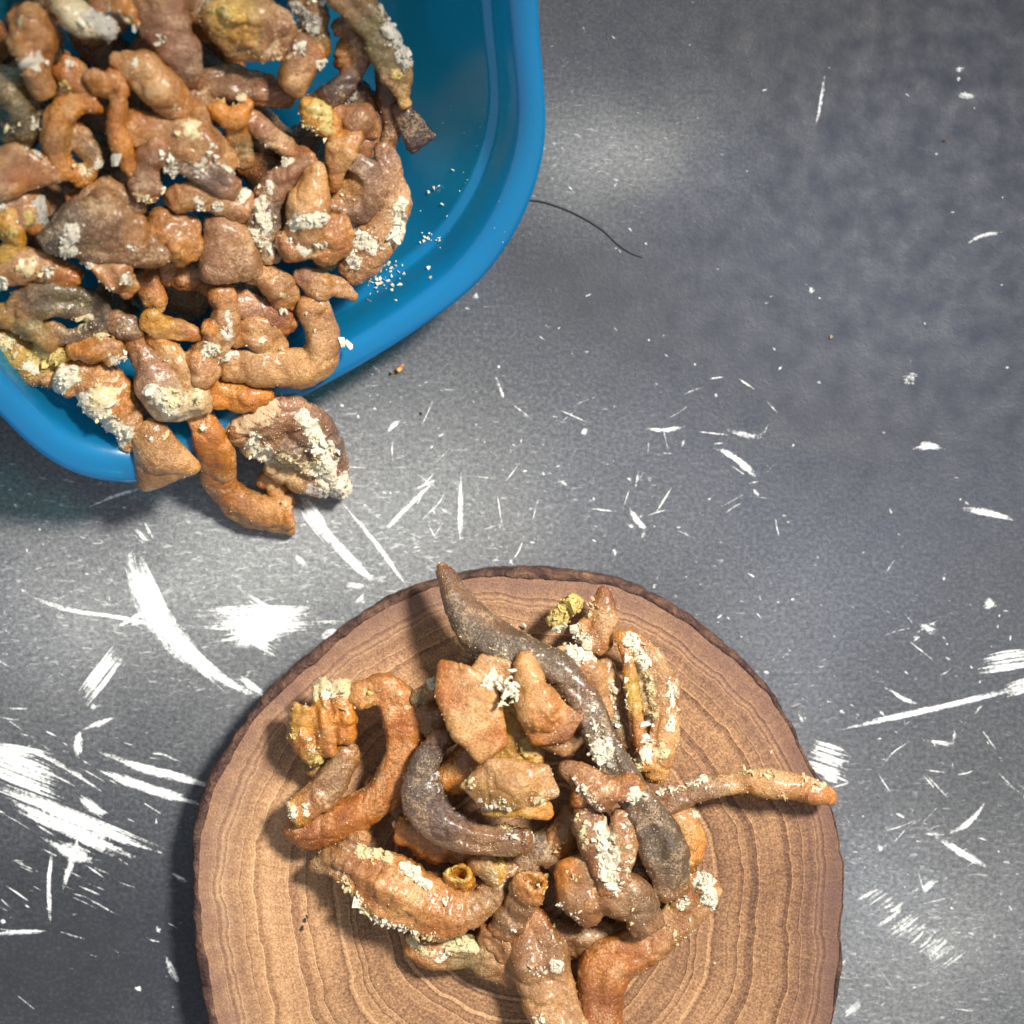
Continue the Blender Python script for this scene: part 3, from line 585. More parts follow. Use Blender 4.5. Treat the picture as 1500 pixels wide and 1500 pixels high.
def finish_pieces():
    dg = bpy.context.evaluated_depsgraph_get(); dg.update(); tot = 0
    for d in PENDING:
        o = d['o']; me = bpy.data.meshes.new_from_object(o.evaluated_get(dg)); o.modifiers.clear(); old = o.data; o.data = me; bpy.data.meshes.remove(old); me.name = 'fried_piece'
        n = len(me.vertices); co = np.empty(n*3, np.float32); me.vertices.foreach_get('co', co); co = co.reshape(-1, 3).astype(float)
        no = np.empty(n*3, np.float32); me.vertex_normals.foreach_get('vector', no); no = no.reshape(-1, 3).astype(float)
        sd = d['seed']; q = co/0.030 + sd
        disp = 0.0008 + 0.0040*d['lump']*fbm(q, 2) + 0.0012*fbm(co/0.012 + sd, 2)*d['lump'] + 0.0006*vnoise(co/0.0045 + sd)
        # nearest samples for colour, and the way along the piece for the wrinkles
        s = d['samp']; D = ((co[:, None, :] - s[None, :, :])**2).sum(2) if n*len(s) < 6e6 else None
        if D is None:
            D = np.empty((n, len(s)))
            for k in range(len(s)): D[:, k] = ((co - s[k])**2).sum(1)
        near = D.argmin(1)
        if d['wr'] > 0: disp += d['wr']*0.0013*np.sin(near*2.1 + 2.5*vnoise(co/0.03))*(0.5 + 0.5*vnoise(co/0.02 + 4))
        rd = np.abs(vnoise(co/0.034 + sd*1.3)); disp -= 0.0022*d['lump']*np.exp(-(rd/0.10)**2)
        rd2 = np.abs(vnoise(co/0.017 + sd*2.1)); disp -= 0.0006*np.exp(-(rd2/0.12)**2)
        ew = d['endw'][near]; disp += ew*(0.0045*fbm(co/0.0095 + sd, 2) + 0.001)
        k0 = S*(HC-co[:, 2])/HC; ux = co[:, 0]/k0 + 750; uy = 750 - co[:, 1]/k0; flour = np.zeros(n); fcol = np.tile(np.array(CC['w']), (n, 1))
        jx = ux + 7*vnoise(co/0.012 + 3); jy = uy + 7*vnoise(co/0.012 + 8)
        for cr in d['crumbs']:
            if cr[4] < 3.3: continue
            ax_, ay_, spd, cnt = cr[0], cr[1], cr[2], cr[3]; bx_, by_ = (cr[6], cr[7]) if len(cr) > 6 else (ax_, ay_); dens = min(1.0, cnt/(24+0.9*math.hypot(bx_-ax_, by_-ay_)))
            vx_, vy_ = bx_-ax_, by_-ay_; tt = np.clip(((jx-ax_)*vx_ + (jy-ay_)*vy_)/(vx_*vx_+vy_*vy_+1e-6), 0, 1); dq = np.hypot(jx-ax_-tt*vx_, jy-ay_-tt*vy_)
            wv = np.clip(1.35 - dq/(spd*1.25+2.5), 0, 1)*dens*(no[:, 2] > -0.2); up_ = wv > flour; flour = np.maximum(flour, wv); fcol[up_] = CC[cr[5]]
        flour = np.clip((flour + 0.55*fbm(co/0.0075 + sd, 2) - 0.30)*2.4, 0, 1)*(flour > 0.02)
        disp += flour*(0.0016 + 0.0034*fbm(co/0.0055 + sd, 2))
        co2 = co + no*disp[:, None]
        w_ = 1.0/(D + 0.00012)**2; w_ /= w_.sum(1, keepdims=True); cc = w_ @ d['col']
        cc *= (1 + 0.16*fbm(co/0.045 + sd + 5, 2))[:, None]; cc = cc*(1-0.30*ew[:, None]) + 0.30*ew[:, None]*PAL['a']
        mn = co2.min(0); base = np.array([(mn[0]+co2[:, 0].max())/2, (mn[1]+co2[:, 1].max())/2, mn[2]])
        me.vertices.foreach_set('co', (co2 - base).astype(np.float32).ravel()); me.update()
        me.polygons.foreach_set('use_smooth', [True]*len(me.polygons)); colattr(me, np.clip(cc, 0.01, .9)); colattr(me, fcol*0.95, 'FlourCol'); fa_ = me.attributes.new('Flour', 'FLOAT', 'POINT'); fa_.data.foreach_set('value', flour)
        me.materials.clear(); me.materials.append(SKIN); o.location = base
        tag(o, d['label'], 'fried snack', d['group'])
        # crumbs: only on skin that faces up or sideways
        ps = []; sz = []; cl = []; topv = np.where(no[:, 2] > 0.05)[0]
        vx = co2[:, 0]/(S*(HC-co2[:, 2])/HC) + 750; vy = 750 - co2[:, 1]/(S*(HC-co2[:, 2])/HC)
        for cr in d['crumbs']:
            x, y, spread, cnt, size, colk = cr[:6]; x2, y2 = (cr[6], cr[7]) if len(cr) > 6 else (x, y)
            ok = np.where(no[:, 2] > -0.35)[0]
            for _ in range(int(cnt*(1.8 if 'wood' in d['group'] else 1.1))):
                t = rng.random(); px = x+(x2-x)*t + rng.normal()*spread; py = y+(y2-y)*t + rng.normal()*spread
                dd = (vx[ok]-px)**2 + (vy[ok]-py)**2 - 30*co2[ok, 2]/S*0.2; i = ok[dd.argmin()]
                if (vx[i]-px)**2 + (vy[i]-py)**2 > (spread+9)**2: continue
                r = size*S*rng.lognormal(-1.0, 0.6)
                r = min(r, size*S*2.0)*(1.0 if 'wood' in d['group'] else 0.88)
                ps.append(co2[i] + no[i]*r*rng.uniform(-0.3, 0.6)); sz.append(r); cl.append(np.array(CC[colk])*rng.uniform(.82, 1.05))
        ng = int(min(90, len(topv)*0.012)*d['grains'])
        for i in rng.choice(topv, size=ng) if len(topv) and ng else []:
            r = S*rng.uniform(0.7, 1.6); ps.append(co2[i] + no[i]*r*0.4); sz.append(r); cl.append(np.array(CC['ctw'[rng.integers(3)]])*0.92)
        if ps:
            cm = lumps_mesh('crumbs', np.array(ps) - base, sz, cl); c = link('crumbs', cm, CRUMB, o); tag(c, kind='stuff')
        tot += len(me.polygons)
    print('PIECES', len(PENDING), 'faces', tot)

G1 = 'fried pieces on the wood slice'
def SP(label, shapes, z, crumbs=(), **k): piece(label, shapes, z, crumbs, group=G1, **k)

# ---- heap on the wood slice -------------------------------------------------
SP('long dark grey-brown strand whose horn-shaped tip reaches past the top edge',
   [('T', 'dggggggmgg', [(646,832,10,0),(662,864,18,6),(682,900,27,12),(710,934,34,20),(752,956,29,28),(790,970,22,32),(822,985,22,34),(858,1028,22,34),(884,1085,22,26),(912,1138,26,20),(945,1190,29,12),(972,1248,32,-6),(984,1300,23,-24)])], 168,
   [(850,1000,7,40,3.6,'g',900,1120),(880,1100,14,150,3.6,'w'),(862,1010,4,26,4,'w',880,1080),(735,955,10,30,2.5,'c'),(940,1160,9,40,2.6,'w',960,1200)], grains=2.5)
SP('plump caramel pod with pointed top left corner, left of the white crumb cluster',
   [('H', 'cckkck', [(647,971,6,-4),(652,1020,17,6),(674,1072,17,4),(706,1108,13,-2),(736,1086,11,-2),(716,1012,15,8),(686,984,10,6)]), ('H', 'ttt', [(690,990,9,-6),(706,962,6,-6),(742,972,9,-8),(752,1004,14,-16)])], 226,
   [(722,992,9,24,3.4,'w'),(708,990,12,25,3,'c',745,985)], grains=2.0, lump=.6)
SP('orange-brown pod with thin top and blunt corner, right of the white crumb cluster',
   [('T', 'ckkc', [(768,963,11,0),(773,988,20,4),(784,1020,28,8),(796,1048,28,4)]), ('H', 'kcrrc', [(768,1044,12,4),(802,1026,13,10),(850,1052,6,-4),(828,1078,10,0),(784,1082,12,-2)]), ('H', 'tt', [(800,1084,15,-18),(826,1096,15,-20)])], 224,
   [(825,1045,12,16,2.4,'t')], grains=2.0, lump=.6)
SP('wide tan lump with pale crumbs on its lower edge, just below both pods',
   [('H', 'ttktttt', [(680,1152,7,-4),(720,1122,12,4),(746,1116,9,6),(798,1128,9,2),(810,1160,11,-4),(764,1174,12,-2),(712,1176,10,-6),(750,1146,24,10)]), ('T', 'ya', [(712,1186,9,-16),(800,1186,11,-16)])], 232,
   [(705,1178,6,26,4.6,'w',745,1186),(790,1172,8,22,3.6,'c'),(690,1150,6,14,3.6,'c'),(812,1160,5,20,3,'w')], grains=2.0, lump=.8)
SP('thick grey-mauve strand hooked round the left of the heap below the caramel pod',
   [('T', 'dgmmug', [(648,1080,14,6),(624,1122,21,2),(622,1168,26,-2),(650,1208,27,-4),(702,1228,24,-4),(768,1232,17,-6)], 'f')], 186,
   [(740,1215,12,26,3,'w',770,1220),(705,1228,18,12,3,'w'),(640,1140,20,9,3.6,'g'),(742,1200,7,26,4,'y')], grains=.6)
SP('caramel ring-shaped strand curling round a dark hollow at the left of the wood slice',
   [('T', 'kcccccr', [(528,1018,22,6),(566,1012,27,6),(590,1050,29,0),(590,1110,29,-8),(562,1162,29,-14),(510,1196,28,-20),(455,1218,25,-26),(432,1212,16,-24)])], 152,
   [(560,1012,14,26,3,'t',580,1015),(540,1020,8,10,4,'y')])
SP('amber bundle of folded hollow tubes at the left end of the ring-shaped strand',
   [('T', 'yaay', [(446,1036,18,4),(440,1062,18,4),(446,1090,17,0),(462,1112,13,-4)], 's'), ('T', 'aaa', [(474,1008,13,4),(474,1050,17,10),(480,1096,15,4)]),
    ('T', 'gaa', [(500,1004,12,6),(502,1042,17,10),(506,1080,15,4)]), ('T', 'oa', [(455,1100,16,-14),(500,1050,22,-14)]), ('T', 'yy', [(438,1040,8,10),(430,1066,8,4)])], 150,
   [(470,1008,14,50,3.6,'c',520,1008),(432,1072,5,16,4.5,'y'),(450,1070,8,26,3.2,'w',455,1095),(460,1112,10,12,3.4,'y'),(480,1015,10,26,3.4,'w')], lump=1.4, smooth=2)
SP('brown tube with a yellow open end pointing left, in front of the ring-shaped strand',
   [('T', 'uuucy', [(508,1100,20,0),(492,1134,22,0),(470,1164,22,0),(444,1184,23,4),(430,1192,22,6)], 'ey')], 140,
   [(428,1190,7,26,3.6,'w'),(445,1178,3,12,4,'w',455,1190),(425,1185,8,20,3.4,'y')], grains=1.6)
SP('long banana-shaped caramel piece with pale pointed left tip and white crumbs below',
   [('T', 'gtckctuu', [(458,1270,9,-6),(492,1262,24,0),(540,1284,37,6),(592,1312,41,8),(648,1338,36,8),(700,1332,27,4),(738,1298,22,0),(752,1270,17,-6)]),
    ('T', 'uu', [(500,1262,20,0),(524,1226,15,-2)])], 138,
   [(500,1285,5,34,4.6,'c',535,1340),(540,1345,5,60,4.4,'w',610,1378),(522,1325,5,20,5.5,'w'),(600,1376,5,26,4,'c',640,1375),(595,1268,4,60,3.8,'w',625,1300),(530,1244,8,46,3.8,'c',565,1252),(630,1305,5,40,3,'w',660,1320)], wrinkle=1.5, grains=2)
SP('dark orange tube with a curled open end facing left, under the grey-mauve strand',
   [('T', 'acr', [(584,1216,20,-2),(612,1222,27,0),(650,1232,30,0),(690,1244,26,-10)], 's')], 132, [(572,1205,4,8,3.4,'t')])
SP('small dark tube with a round yellow end pointing up, above the banana-shaped piece',
   [('T', 'yacr', [(672,1280,19,24),(673,1288,21,10),(676,1300,21,-20)], 'sy')], 132, [(672,1284,8,14,3,'y')])
SP('short knobbly brown tube with a yellow rim just right of the round yellow end',
   [('T', 'ugc', [(705,1262,18,4),(722,1280,18,4),(734,1294,14,0)]), ('T', 'yy', [(732,1262,8,6),(738,1284,8,4)])], 140, [(735,1270,6,14,3.4,'y'),(722,1285,8,10,3,'w')])
SP('upright tan tube with an amber hollow mouth beside the round cap piece',
   [('T', 'auuu', [(781,1292,25,14),(770,1312,25,4),(752,1340,24,-10),(738,1362,20,-22)], 's')], 158, [(782,1290,9,22,3.2,'t'),(800,1285,5,12,3.4,'y'),(752,1362,4,8,3.4,'w')])
SP('low crusty strand half hidden beneath the banana-shaped piece',
   [('T', 'ctotrr', [(606,1384,17,0),(642,1396,22,2),(684,1392,26,4),(728,1404,29,4),(770,1412,28,0)])], 112,
   [(600,1372,6,40,4,'c',625,1394),(655,1380,8,50,3.6,'c',690,1390),(650,1400,5,16,3.4,'w')], grains=2)
SP('thick tan sausage-like piece running off the bottom edge of the photo',
   [('T', 'ruttkt', [(772,1352,30,0),(786,1390,38,2),(800,1440,38,2),(822,1500,38,0),(840,1560,34,-4)])], 132,
   [(768,1420,4,18,3.4,'w',800,1425),(815,1415,6,26,3.6,'w'),(790,1495,5,16,5,'w'),(800,1380,14,40,2.6,'c')], wrinkle=.5, grains=2)
SP('round mushroom-like cap with a short stem ending in a grey knob',
   [('H', 'auuc', [(832,1278,18,4),(862,1268,22,6),(846,1310,30,2),(862,1336,22,-4)]), ('T', 'utgg', [(862,1320,26,0),(900,1310,30,2),(935,1318,28,0),(944,1350,26,-10)])], 168,
   [(838,1284,4,8,6,'c'),(816,1328,4,10,4,'w'),(843,1350,5,8,4.5,'w'),(930,1345,10,14,3,'c')], grains=2)
SP('pair of rough reddish strands with a thick stripe of white flour between them',
   [('T', 'purt', [(858,1178,17,0),(866,1220,22,4),(878,1262,21,2),(896,1296,20,-4)]), ('T', 'ptp', [(908,1194,14,4),(914,1240,17,4),(906,1284,18,0)])], 184,
   [(880,1205,6,80,4.6,'w',890,1290),(893,1225,6,90,4.8,'w',898,1300),(850,1190,4,30,3.6,'c',858,1240),(920,1200,5,30,3.4,'w',922,1270)], grains=2.5)
SP('small star-shaped reddish-brown piece with flour in its crease, above the flour-striped strands',
   [('H', 'utr', [(830,1126,14,0),(862,1142,22,4),(885,1166,22,2)]), ('T', 'urt', [(880,1160,20,2),(908,1158,20,4),(928,1150,16,0)]), ('T', 'rr', [(858,1148,16,0),(846,1172,12,-6)])], 202,
   [(845,1150,4,40,3.8,'w',880,1185),(932,1165,6,50,4,'w',925,1185)], grains=2)
SP('straight brown stick with floury back reaching over the right wood edge',
   [('T', 'uuuktcca', [(955,1188,17,8),(1000,1168,18,4),(1050,1152,18,4),(1100,1146,18,2),(1150,1150,19,0),(1190,1160,18,0),(1216,1166,12,0)])], 128,
   [(950,1160,4,70,4,'w',1035,1142),(1088,1128,3,26,6.5,'c',1140,1132),(1180,1140,5,24,3.6,'c',1205,1152),(1150,1166,4,10,3.4,'t')], grains=3)
SP('short crusty tan chunk tucked under the straight stick',
   [('T', 'tkat', [(980,1185,24,0),(1004,1212,26,2),(1006,1250,22,-4),(1000,1272,16,-10)])], 112, [(985,1195,14,60,3,'c',1010,1250),(1022,1190,5,14,3.4,'w')], grains=3)
SP('glossy orange bent piece at the bottom right with a floury crumbly end',
   [('T', 'crccttk', [(876,1520,34,-6),(880,1462,33,0),(890,1412,30,2),(935,1392,29,4),(985,1358,27,4),(1016,1326,26,4),(1030,1300,24,8)])], 126,
   [(1030,1290,10,60,4.4,'w'),(1040,1310,7,50,3.8,'w',1045,1330),(1000,1325,5,16,7,'w'),(1008,1345,5,10,4,'w',1015,1382),(958,1352,5,18,3.4,'w'),(960,1438,3,12,4.2,'c',945,1450),(990,1372,9,26,3,'c')], grains=1)
SP('split tube with amber walls packed full of cream crumbs, right of the grey strand',
   [('T', 'attkka', [(920,928,12,4),(952,968,18,0),(974,1012,20,0),(977,1062,20,0),(970,1108,19,-4),(960,1138,15,-10)], 'f'),
    ('T', 'aaycaa', [(908,930,8,12),(920,968,9,14),(926,1012,10,14),(934,1062,10,10),(944,1122,11,2)]), ('T', 'wwcw', [(930,945,9,-6),(946,1000,10,-8),(952,1060,10,-10),(952,1115,10,-12)]),
    ('T', 'gtog', [(884,975,12,-10),(894,1010,15,-12),(900,1050,13,-14),(918,1090,12,-16)])], 148,
   [(925,935,6,60,5,'w',942,975),(948,985,5,50,4.5,'c',956,1050),(950,1060,5,40,4.5,'w',950,1110),(985,990,5,50,3.4,'w',986,1070),(898,1000,6,30,4.4,'w',905,1060),(936,1120,6,30,4,'c'),(970,1100,8,24,3.4,'c')], grains=4, lump=1.2)
SP('small pinkish folded piece with yellow flaky side, right of the horn-shaped tip',
   [('H', 'rtt', [(884,868,13,4),(886,905,20,4),(872,938,20,0)]), ('T', 'tp', [(862,918,17,0),(880,945,17,-2)]), ('T', 'yay', [(842,880,11,0),(820,902,13,0),(812,914,10,-4)], 'f')], 142,
   [(858,896,6,36,4,'t',864,880),(830,925,11,90,5,'w',852,945),(838,880,8,50,5,'y',815,905),(850,890,8,30,3.4,'y')], grains=2)
SP('smooth tan wedge behind the grey strand, between it and the split tube',
   [('H', 'tkt', [(828,962,20,0),(862,985,24,0),(886,1045,15,-4)])], 156, [(835,950,8,60,4.2,'w',866,958)])
SP('amber-topped little piece showing left of the plump caramel pod',
   [('H', 'oa', [(612,1022,15,0),(646,1006,17,4)]), ('T', 'uug', [(614,1036,17,-10),(640,1062,26,-16),(654,1080,20,-20)])], 172, [(632,1000,5,26,4,'w'),(620,1008,7,22,3,'y')], grains=2)
SP('deep orange piece buried in the middle of the heap between the pods', [('H', 'rca', [(690,1110,26,-10),(755,1070,24,4),(776,1108,20,0),(660,1140,24,-20)]), ('T', 'yy', [(745,1030,14,8),(762,1100,12,8)])], 178,
   [(768,1095,8,26,4,'y'),(735,1085,8,16,4,'y'),(755,1040,8,16,4,'y')])
SP('dark brown piece low in the heap under the flour-striped strands', [('T', 'dum', [(930,1230,24,-8),(935,1280,26,-4),(915,1330,26,-10)])], 128)
SP('dark reddish piece low in the gap below the grey-mauve strand', [('T', 'rud', [(700,1300,24),(770,1262,28),(830,1222,26)])], 112)
SP('brown rounded piece low under the mushroom-like cap', [('T', 'uut', [(800,1370,24),(860,1376,24),(920,1370,20)])], 106)
SP('narrow tan strip lying flat between the bent orange and the sausage-like piece', [('T', 'tt', [(820,1396,15),(862,1378,17),(890,1372,14)], 'f')], 104)
SP('dark caramel piece at the foot of the heap behind the brown open tube', [('T', 'rum', [(560,1150,26,-4),(600,1180,26),(640,1206,24)])], 110)
SP('shadowed brown piece beneath the horn and the caramel pod', [('T', 'guo', [(690,975,26),(650,1030,26),(626,1085,24)])], 120)
SP('twisted amber-brown ribbon low between the amber bundle and the brown open tube', [('T', 'oau', [(452,1120,12),(476,1140,14,4),(466,1172,13)], 'f')], 118)
SP('tan stub with a hollow end under the right side of the tan lump', [('T', 'utc', [(846,1196,18),(826,1222,20,2),(812,1248,18)], 'e')], 134, [(815,1240,6,10,3.4,'t')])
SP('dark curled piece beneath the grey-mauve strand, right of the yellow rim', [('T', 'mgu', [(762,1262,20),(790,1240,22,4),(822,1262,18)])], 128)
SP('tan knobbly piece between the upright tube and the sausage-like piece', [('T', 'utu', [(716,1372,22),(752,1392,24,2),(784,1398,20)])], 128, [(750,1380,10,20,3,'c')])
SP('dull brown piece in the dark gap left of the split tube', [('T', 'uum', [(905,1000,18),(905,1060,20),(880,1110,24)])], 116)

# ---- heap in the blue tub ---------------------------------------------------
G2 = 'fried pieces heaped in the blue tub'
def BP(label, shapes, dz=0, crumbs=(), **k): piece(label, shapes, None, crumbs, group=G2, dz=dz, vox=k.pop('vox', 0.0036), **k)
BP('tan piece with two curled ends at the top left edge of the tub heap', [('T', 'atct', [(22,40,22),(48,30,24,6),(62,62,26),(56,100,28),(66,126,20,-8)], 's'), ('T', 'kt', [(30,62,18,10),(44,82,20,12)])], 40, [(48,90,14,14,3.5,'w'),(30,36,8,10,3.5,'c')])
BP('grey crusty lump beside the piece with two curled ends', [('H', 'gg', [(78,50,18),(84,85,14,-8)])], 24, [(80,60,12,30,2.6,'g')], grains=3)
BP('cream-coloured knobbly lump with an amber end at the top edge of the tub heap', [('T', 'wwwo', [(84,-8,18),(105,18,20,4),(130,36,18),(160,42,16,-4)]), ('T', 'aa', [(178,6,16),(203,26,15)])], 46,
   [(140,30,16,80,3.6,'g',180,50),(130,20,8,30,4.5,'w',145,40),(180,30,6,20,6,'c',195,42)], grains=2)
BP('plump smooth orange pod, largest near the top left of the tub heap', [('H', 'ckkc', [(172,88,15,0),(206,96,24,6),(236,130,31,6),(262,158,20,0)]), ('T', 'ctt', [(262,150,18,-6),(285,172,20,-10),(300,195,16,-14)])], 52, [(200,92,6,14,5,'w'),(258,160,4,8,5,'c')])
BP('mauve-pink pod hanging down from the top edge beside the orange pod', [('T', 'uppmp', [(232,-6,34),(242,30,35,4),(258,70,32,2),(272,104,20,-4),(288,124,12,-10)])], 40, [(233,52,4,14,6,'w',238,66)], grains=.5)
BP('amber crescent strand at the left of the hollow arch', [('T', 'aaauaa', [(146,148,17,6),(118,150,19,4),(88,172,19),(80,210,19),(92,244,18),(118,262,15,-4)], 's'), ('T', 'tuoa', [(112,190,14,-14),(122,214,16,-8),(140,226,12,-6),(126,256,12,-6)])], 44, [(120,250,8,14,3.5,'c'),(145,240,8,14,3.5,'w'),(130,150,6,10,3,'t')])
BP('amber strand bent over like an arch with a pointed lower tip', [('T', 'aaccca', [(140,112,13,6),(150,134,12,4),(164,112,14,6),(176,134,14,4),(168,180,15),(178,216,15),(192,252,13,-4)])], 56, [(174,230,4,10,6,'w')])
BP('small knob bridging the curled piece and the amber crescent', [('T', 'cat', [(98,98,17),(112,118,18,4),(132,130,15)])], 40, [(105,92,5,10,5,'w'),(90,130,7,20,5,'y')])
BP('olive-grey piece at the left edge with a white curl on it', [('T', 'oogo', [(-10,120,28,-10),(18,140,34),(36,172,32),(30,204,24,-8)])], 22, [(50,175,4,18,4.5,'w',56,182),(20,190,6,8,4,'c')])
BP('pinkish tan wedge at the left edge with its tip pointing right', [('H', 'ptc', [(-6,262,32),(22,224,18,6),(40,258,20,4),(92,252,14)])], 44, [(40,215,5,16,6,'w',60,228),(60,240,12,18,2.6,'w')], grains=2)
BP('crumbly brown piece under the tan wedge at the left edge', [('T', 'uptc', [(-8,296,26),(24,306,26),(48,300,22),(52,330,18,-4)])], 34, [(60,300,8,40,4,'g',64,325),(2,302,4,14,7,'w'),(40,320,7,16,3.5,'y')], grains=2)
BP('bumpy amber-yellow strip at the left edge', [('T', 'yayy', [(12,318,16,6),(18,340,18,2),(22,362,15),(8,378,14)])], 40, [(16,340,8,40,3.8,'y'),(25,330,6,10,3,'w')], lump=1.4)
BP('tan piece with ragged underside lying at the left edge below the brown lump', [('T', 'tttcc', [(-6,398,22),(28,388,22,4),(62,388,22,6),(92,402,20,2),(112,414,17)], 'e'), ('T', 'cc', [(70,410,14),(80,424,10)])], 36, [(72,398,5,10,6,'w'),(38,392,10,26,3.5,'c'),(2,418,6,24,6,'w')], grains=2)
BP('large grey-brown knobbly lump at the middle left of the tub heap', [('H', 'gggu', [(78,350,22,0),(110,318,24,4),(160,322,34,8),(180,356,32,4),(232,374,20,0)]), ('T', 'guu', [(152,285,16,6),(160,310,22,6),(190,338,30,2)])], 56,
   [(108,335,9,90,3.8,'w',92,385),(198,366,3,8,5,'w'),(130,345,26,90,2,'c'),(100,350,8,30,4.5,'g')], grains=3, lump=1.3)
BP('stubby tube with a small round hole at its end, below the grey-brown lump', [('T', 'utp', [(176,376,28),(160,392,30,2),(148,404,29,4)], 'e'), ('T', 'tt', [(178,410,19,-4),(188,422,16,-6)])], 52, [(118,392,6,50,4.2,'w',135,376),(150,428,8,20,3.2,'w'),(186,408,6,16,3.5,'w')], grains=2)
BP('smooth amber-tan knob poking out to the right of the grey-brown lump', [('T', 'ctak', [(232,332,24),(262,340,26,2),(280,358,24,0)]), ('T', 'ka', [(262,374,16,4),(290,362,14)])], 44, [(265,372,5,10,3.5,'y')])
BP('tan pod with white spots lying across the centre of the tub heap', [('T', 'ctttt', [(196,186,26,-4),(240,194,28),(280,204,32,6),(312,224,31,4),(330,240,22)])], 46, [(314,212,3,8,6,'w'),(280,190,16,16,3.6,'c'),(300,250,16,40,4.5,'w',340,262)], grains=1.6)
BP('purple-mauve band with a white vein, under the spotted tan pod', [('T', 'mmmm', [(236,222,19),(274,238,19,2),(306,254,19,4),(334,274,18)]), ('T', 'ppm', [(230,212,18,2),(216,244,20),(212,280,20,-4)])], 58, [(245,224,5,60,4,'w',258,300),(288,250,2,12,3.6,'w',292,262),(205,292,6,26,5.5,'c',225,300),(250,250,6,50,4.4,'w',262,290)])
BP('pinkish tan strand with white patches under the purple-mauve band', [('T', 'tttp', [(258,292,21),(290,282,22,2),(322,290,23,2),(356,304,20)])], 48, [(320,276,5,60,5,'w',356,285),(290,296,4,16,5,'w',296,302),(318,306,6,20,5,'w')])
BP('pink peaked piece rising at the left of the white-veined band', [('H', 'ptu', [(110,300,14),(156,268,13,6),(196,300,20,0),(150,304,18,0)])], 42, grains=2)
BP('pink triangular wedge with rounded corners in the middle of the tub heap', [('H', 'pput', [(322,334,22,0),(310,396,20,0),(356,384,26,4),(378,398,10,-4),(350,350,20,4)])], 48, [(325,395,10,20,2.6,'t')], grains=.6)
BP('grey-mauve piece covered with white flakes, just left of the upright pink pod', [('T', 'mmg', [(398,280,18),(385,312,22,2),(376,342,20,0)]), ('T', 'ww', [(382,350,15,-6),(394,374,16,-8)])], 42, [(378,300,8,60,4.4,'w',390,330),(370,345,8,50,4.2,'w',392,362)], grains=2)
BP('mauve finger pointing up to the right towards the big white crumb', [('T', 'mppm', [(388,286,17),(412,262,18,2),(436,240,18,2),(452,226,16,-4)], 'e')], 44, [(392,275,5,20,4.5,'w'),(400,228,5,50,4.5,'w',420,236)])
BP('upright smooth pinkish pod right of the centre of the tub heap', [('H', 'kktp', [(462,246,15),(452,300,30,6),(448,334,28,2),(432,362,18,-4)])], 56, [(430,328,7,60,4.8,'w',470,318)], grains=.5)
BP('knobbly tan pair of lumps sprinkled with white, below the upright pinkish pod', [('T', 'ptct', [(424,360,22),(450,352,25,2),(474,352,25,4),(496,334,22,2)]), ('T', 'tt', [(470,366,22),(500,356,20)])], 50, [(428,340,8,46,4.6,'w',450,366),(472,360,3,10,5,'w'),(440,330,6,24,5,'w')], grains=1.5)
BP('thin tan finger pointing down between the pod and the mauve curl', [('T', 'tktc', [(516,204,18,-4),(500,222,20,2),(492,248,15,0),(488,272,11,-4)])], 48)
BP('mauve-rimmed curl shaped like a snail shell', [('T', 'mmpmm', [(512,236,13),(536,248,15,4),(550,276,15,4),(538,308,15,2),(508,316,15),(484,306,12,-4)]), ('T', 'kkk', [(524,262,16,-8),(516,282,18,-8),(498,292,14,-8)])], 44, [(505,290,8,20,3,'c')])
BP('long pinkish curved piece with white crust down its right side, beside the blue wall', [('T', 'mptttp', [(562,216,14,-6),(568,252,18),(578,286,23,2),(568,328,27,4),(540,366,28,2),(518,396,22,-2)])], 34,
   [(588,295,5,80,5,'w',584,345),(520,342,8,80,5.2,'w',545,362),(508,375,7,60,4.6,'w',520,385),(575,345,7,40,5,'w')], grains=1.2)
BP('tapering tan piece pointing right at the lower right of the tub heap', [('H', 'ptt', [(442,404,16),(470,420,20,4),(484,418,14)]), ('T', 'ttt', [(474,416,17,2),(500,422,14),(518,434,9,-4)])], 36, [(468,434,6,14,3.4,'t')])
BP('short tan piece with a broken amber end, left of the tapering tan piece', [('T', 'cttk', [(372,398,17),(396,412,22,4),(416,430,21,2),(414,448,18,-2)], 'e')], 34, [(416,432,6,14,3.4,'c')])
BP('pink rod lying across the lower right of the tub heap', [('T', 'pprr', [(342,440,17),(370,452,19,2),(400,464,20,2),(420,476,17)])], 26, [(412,456,4,16,4,'w')], grains=.5)
BP('smooth tan hook-shaped strand curling round at the lower right rim of the tub', [('T', 'tttkktt', [(456,444,20,4),(466,474,25,4),(473,508,26,4),(458,536,27,2),(420,542,25),(378,540,26,2),(340,536,24)])], 30, [(447,462,2,6,5,'w'),(462,484,2,6,5,'w'),(310,520,10,40,4.4,'w',335,516)], grains=.4)
BP('stout tan knob above the hook-shaped strand', [('T', 'ctkt', [(346,490,20),(372,486,26,4),(396,500,25,2),(400,520,18,-8)])], 26, [(388,498,3,8,5.5,'w'),(412,510,4,20,4,'c',416,520)], grains=.6)
BP('upright tan strand dusted white, left of the pink rod', [('T', 'ctttt', [(322,430,18),(330,452,19,4),(326,482,20,2),(314,500,20),(296,528,24,-4)])], 38, [(336,460,4,40,4,'w',334,494),(312,512,8,40,4.4,'w'),(305,525,9,30,4.8,'w')], grains=2)
BP('amber-tipped small knob at the foot of the white-dusted upright strand', [('T', 'at', [(308,478,14,4),(318,494,13)]), ('T', 'tp', [(288,526,18),(300,548,20)])], 46, [(313,472,3,8,4,'w')])
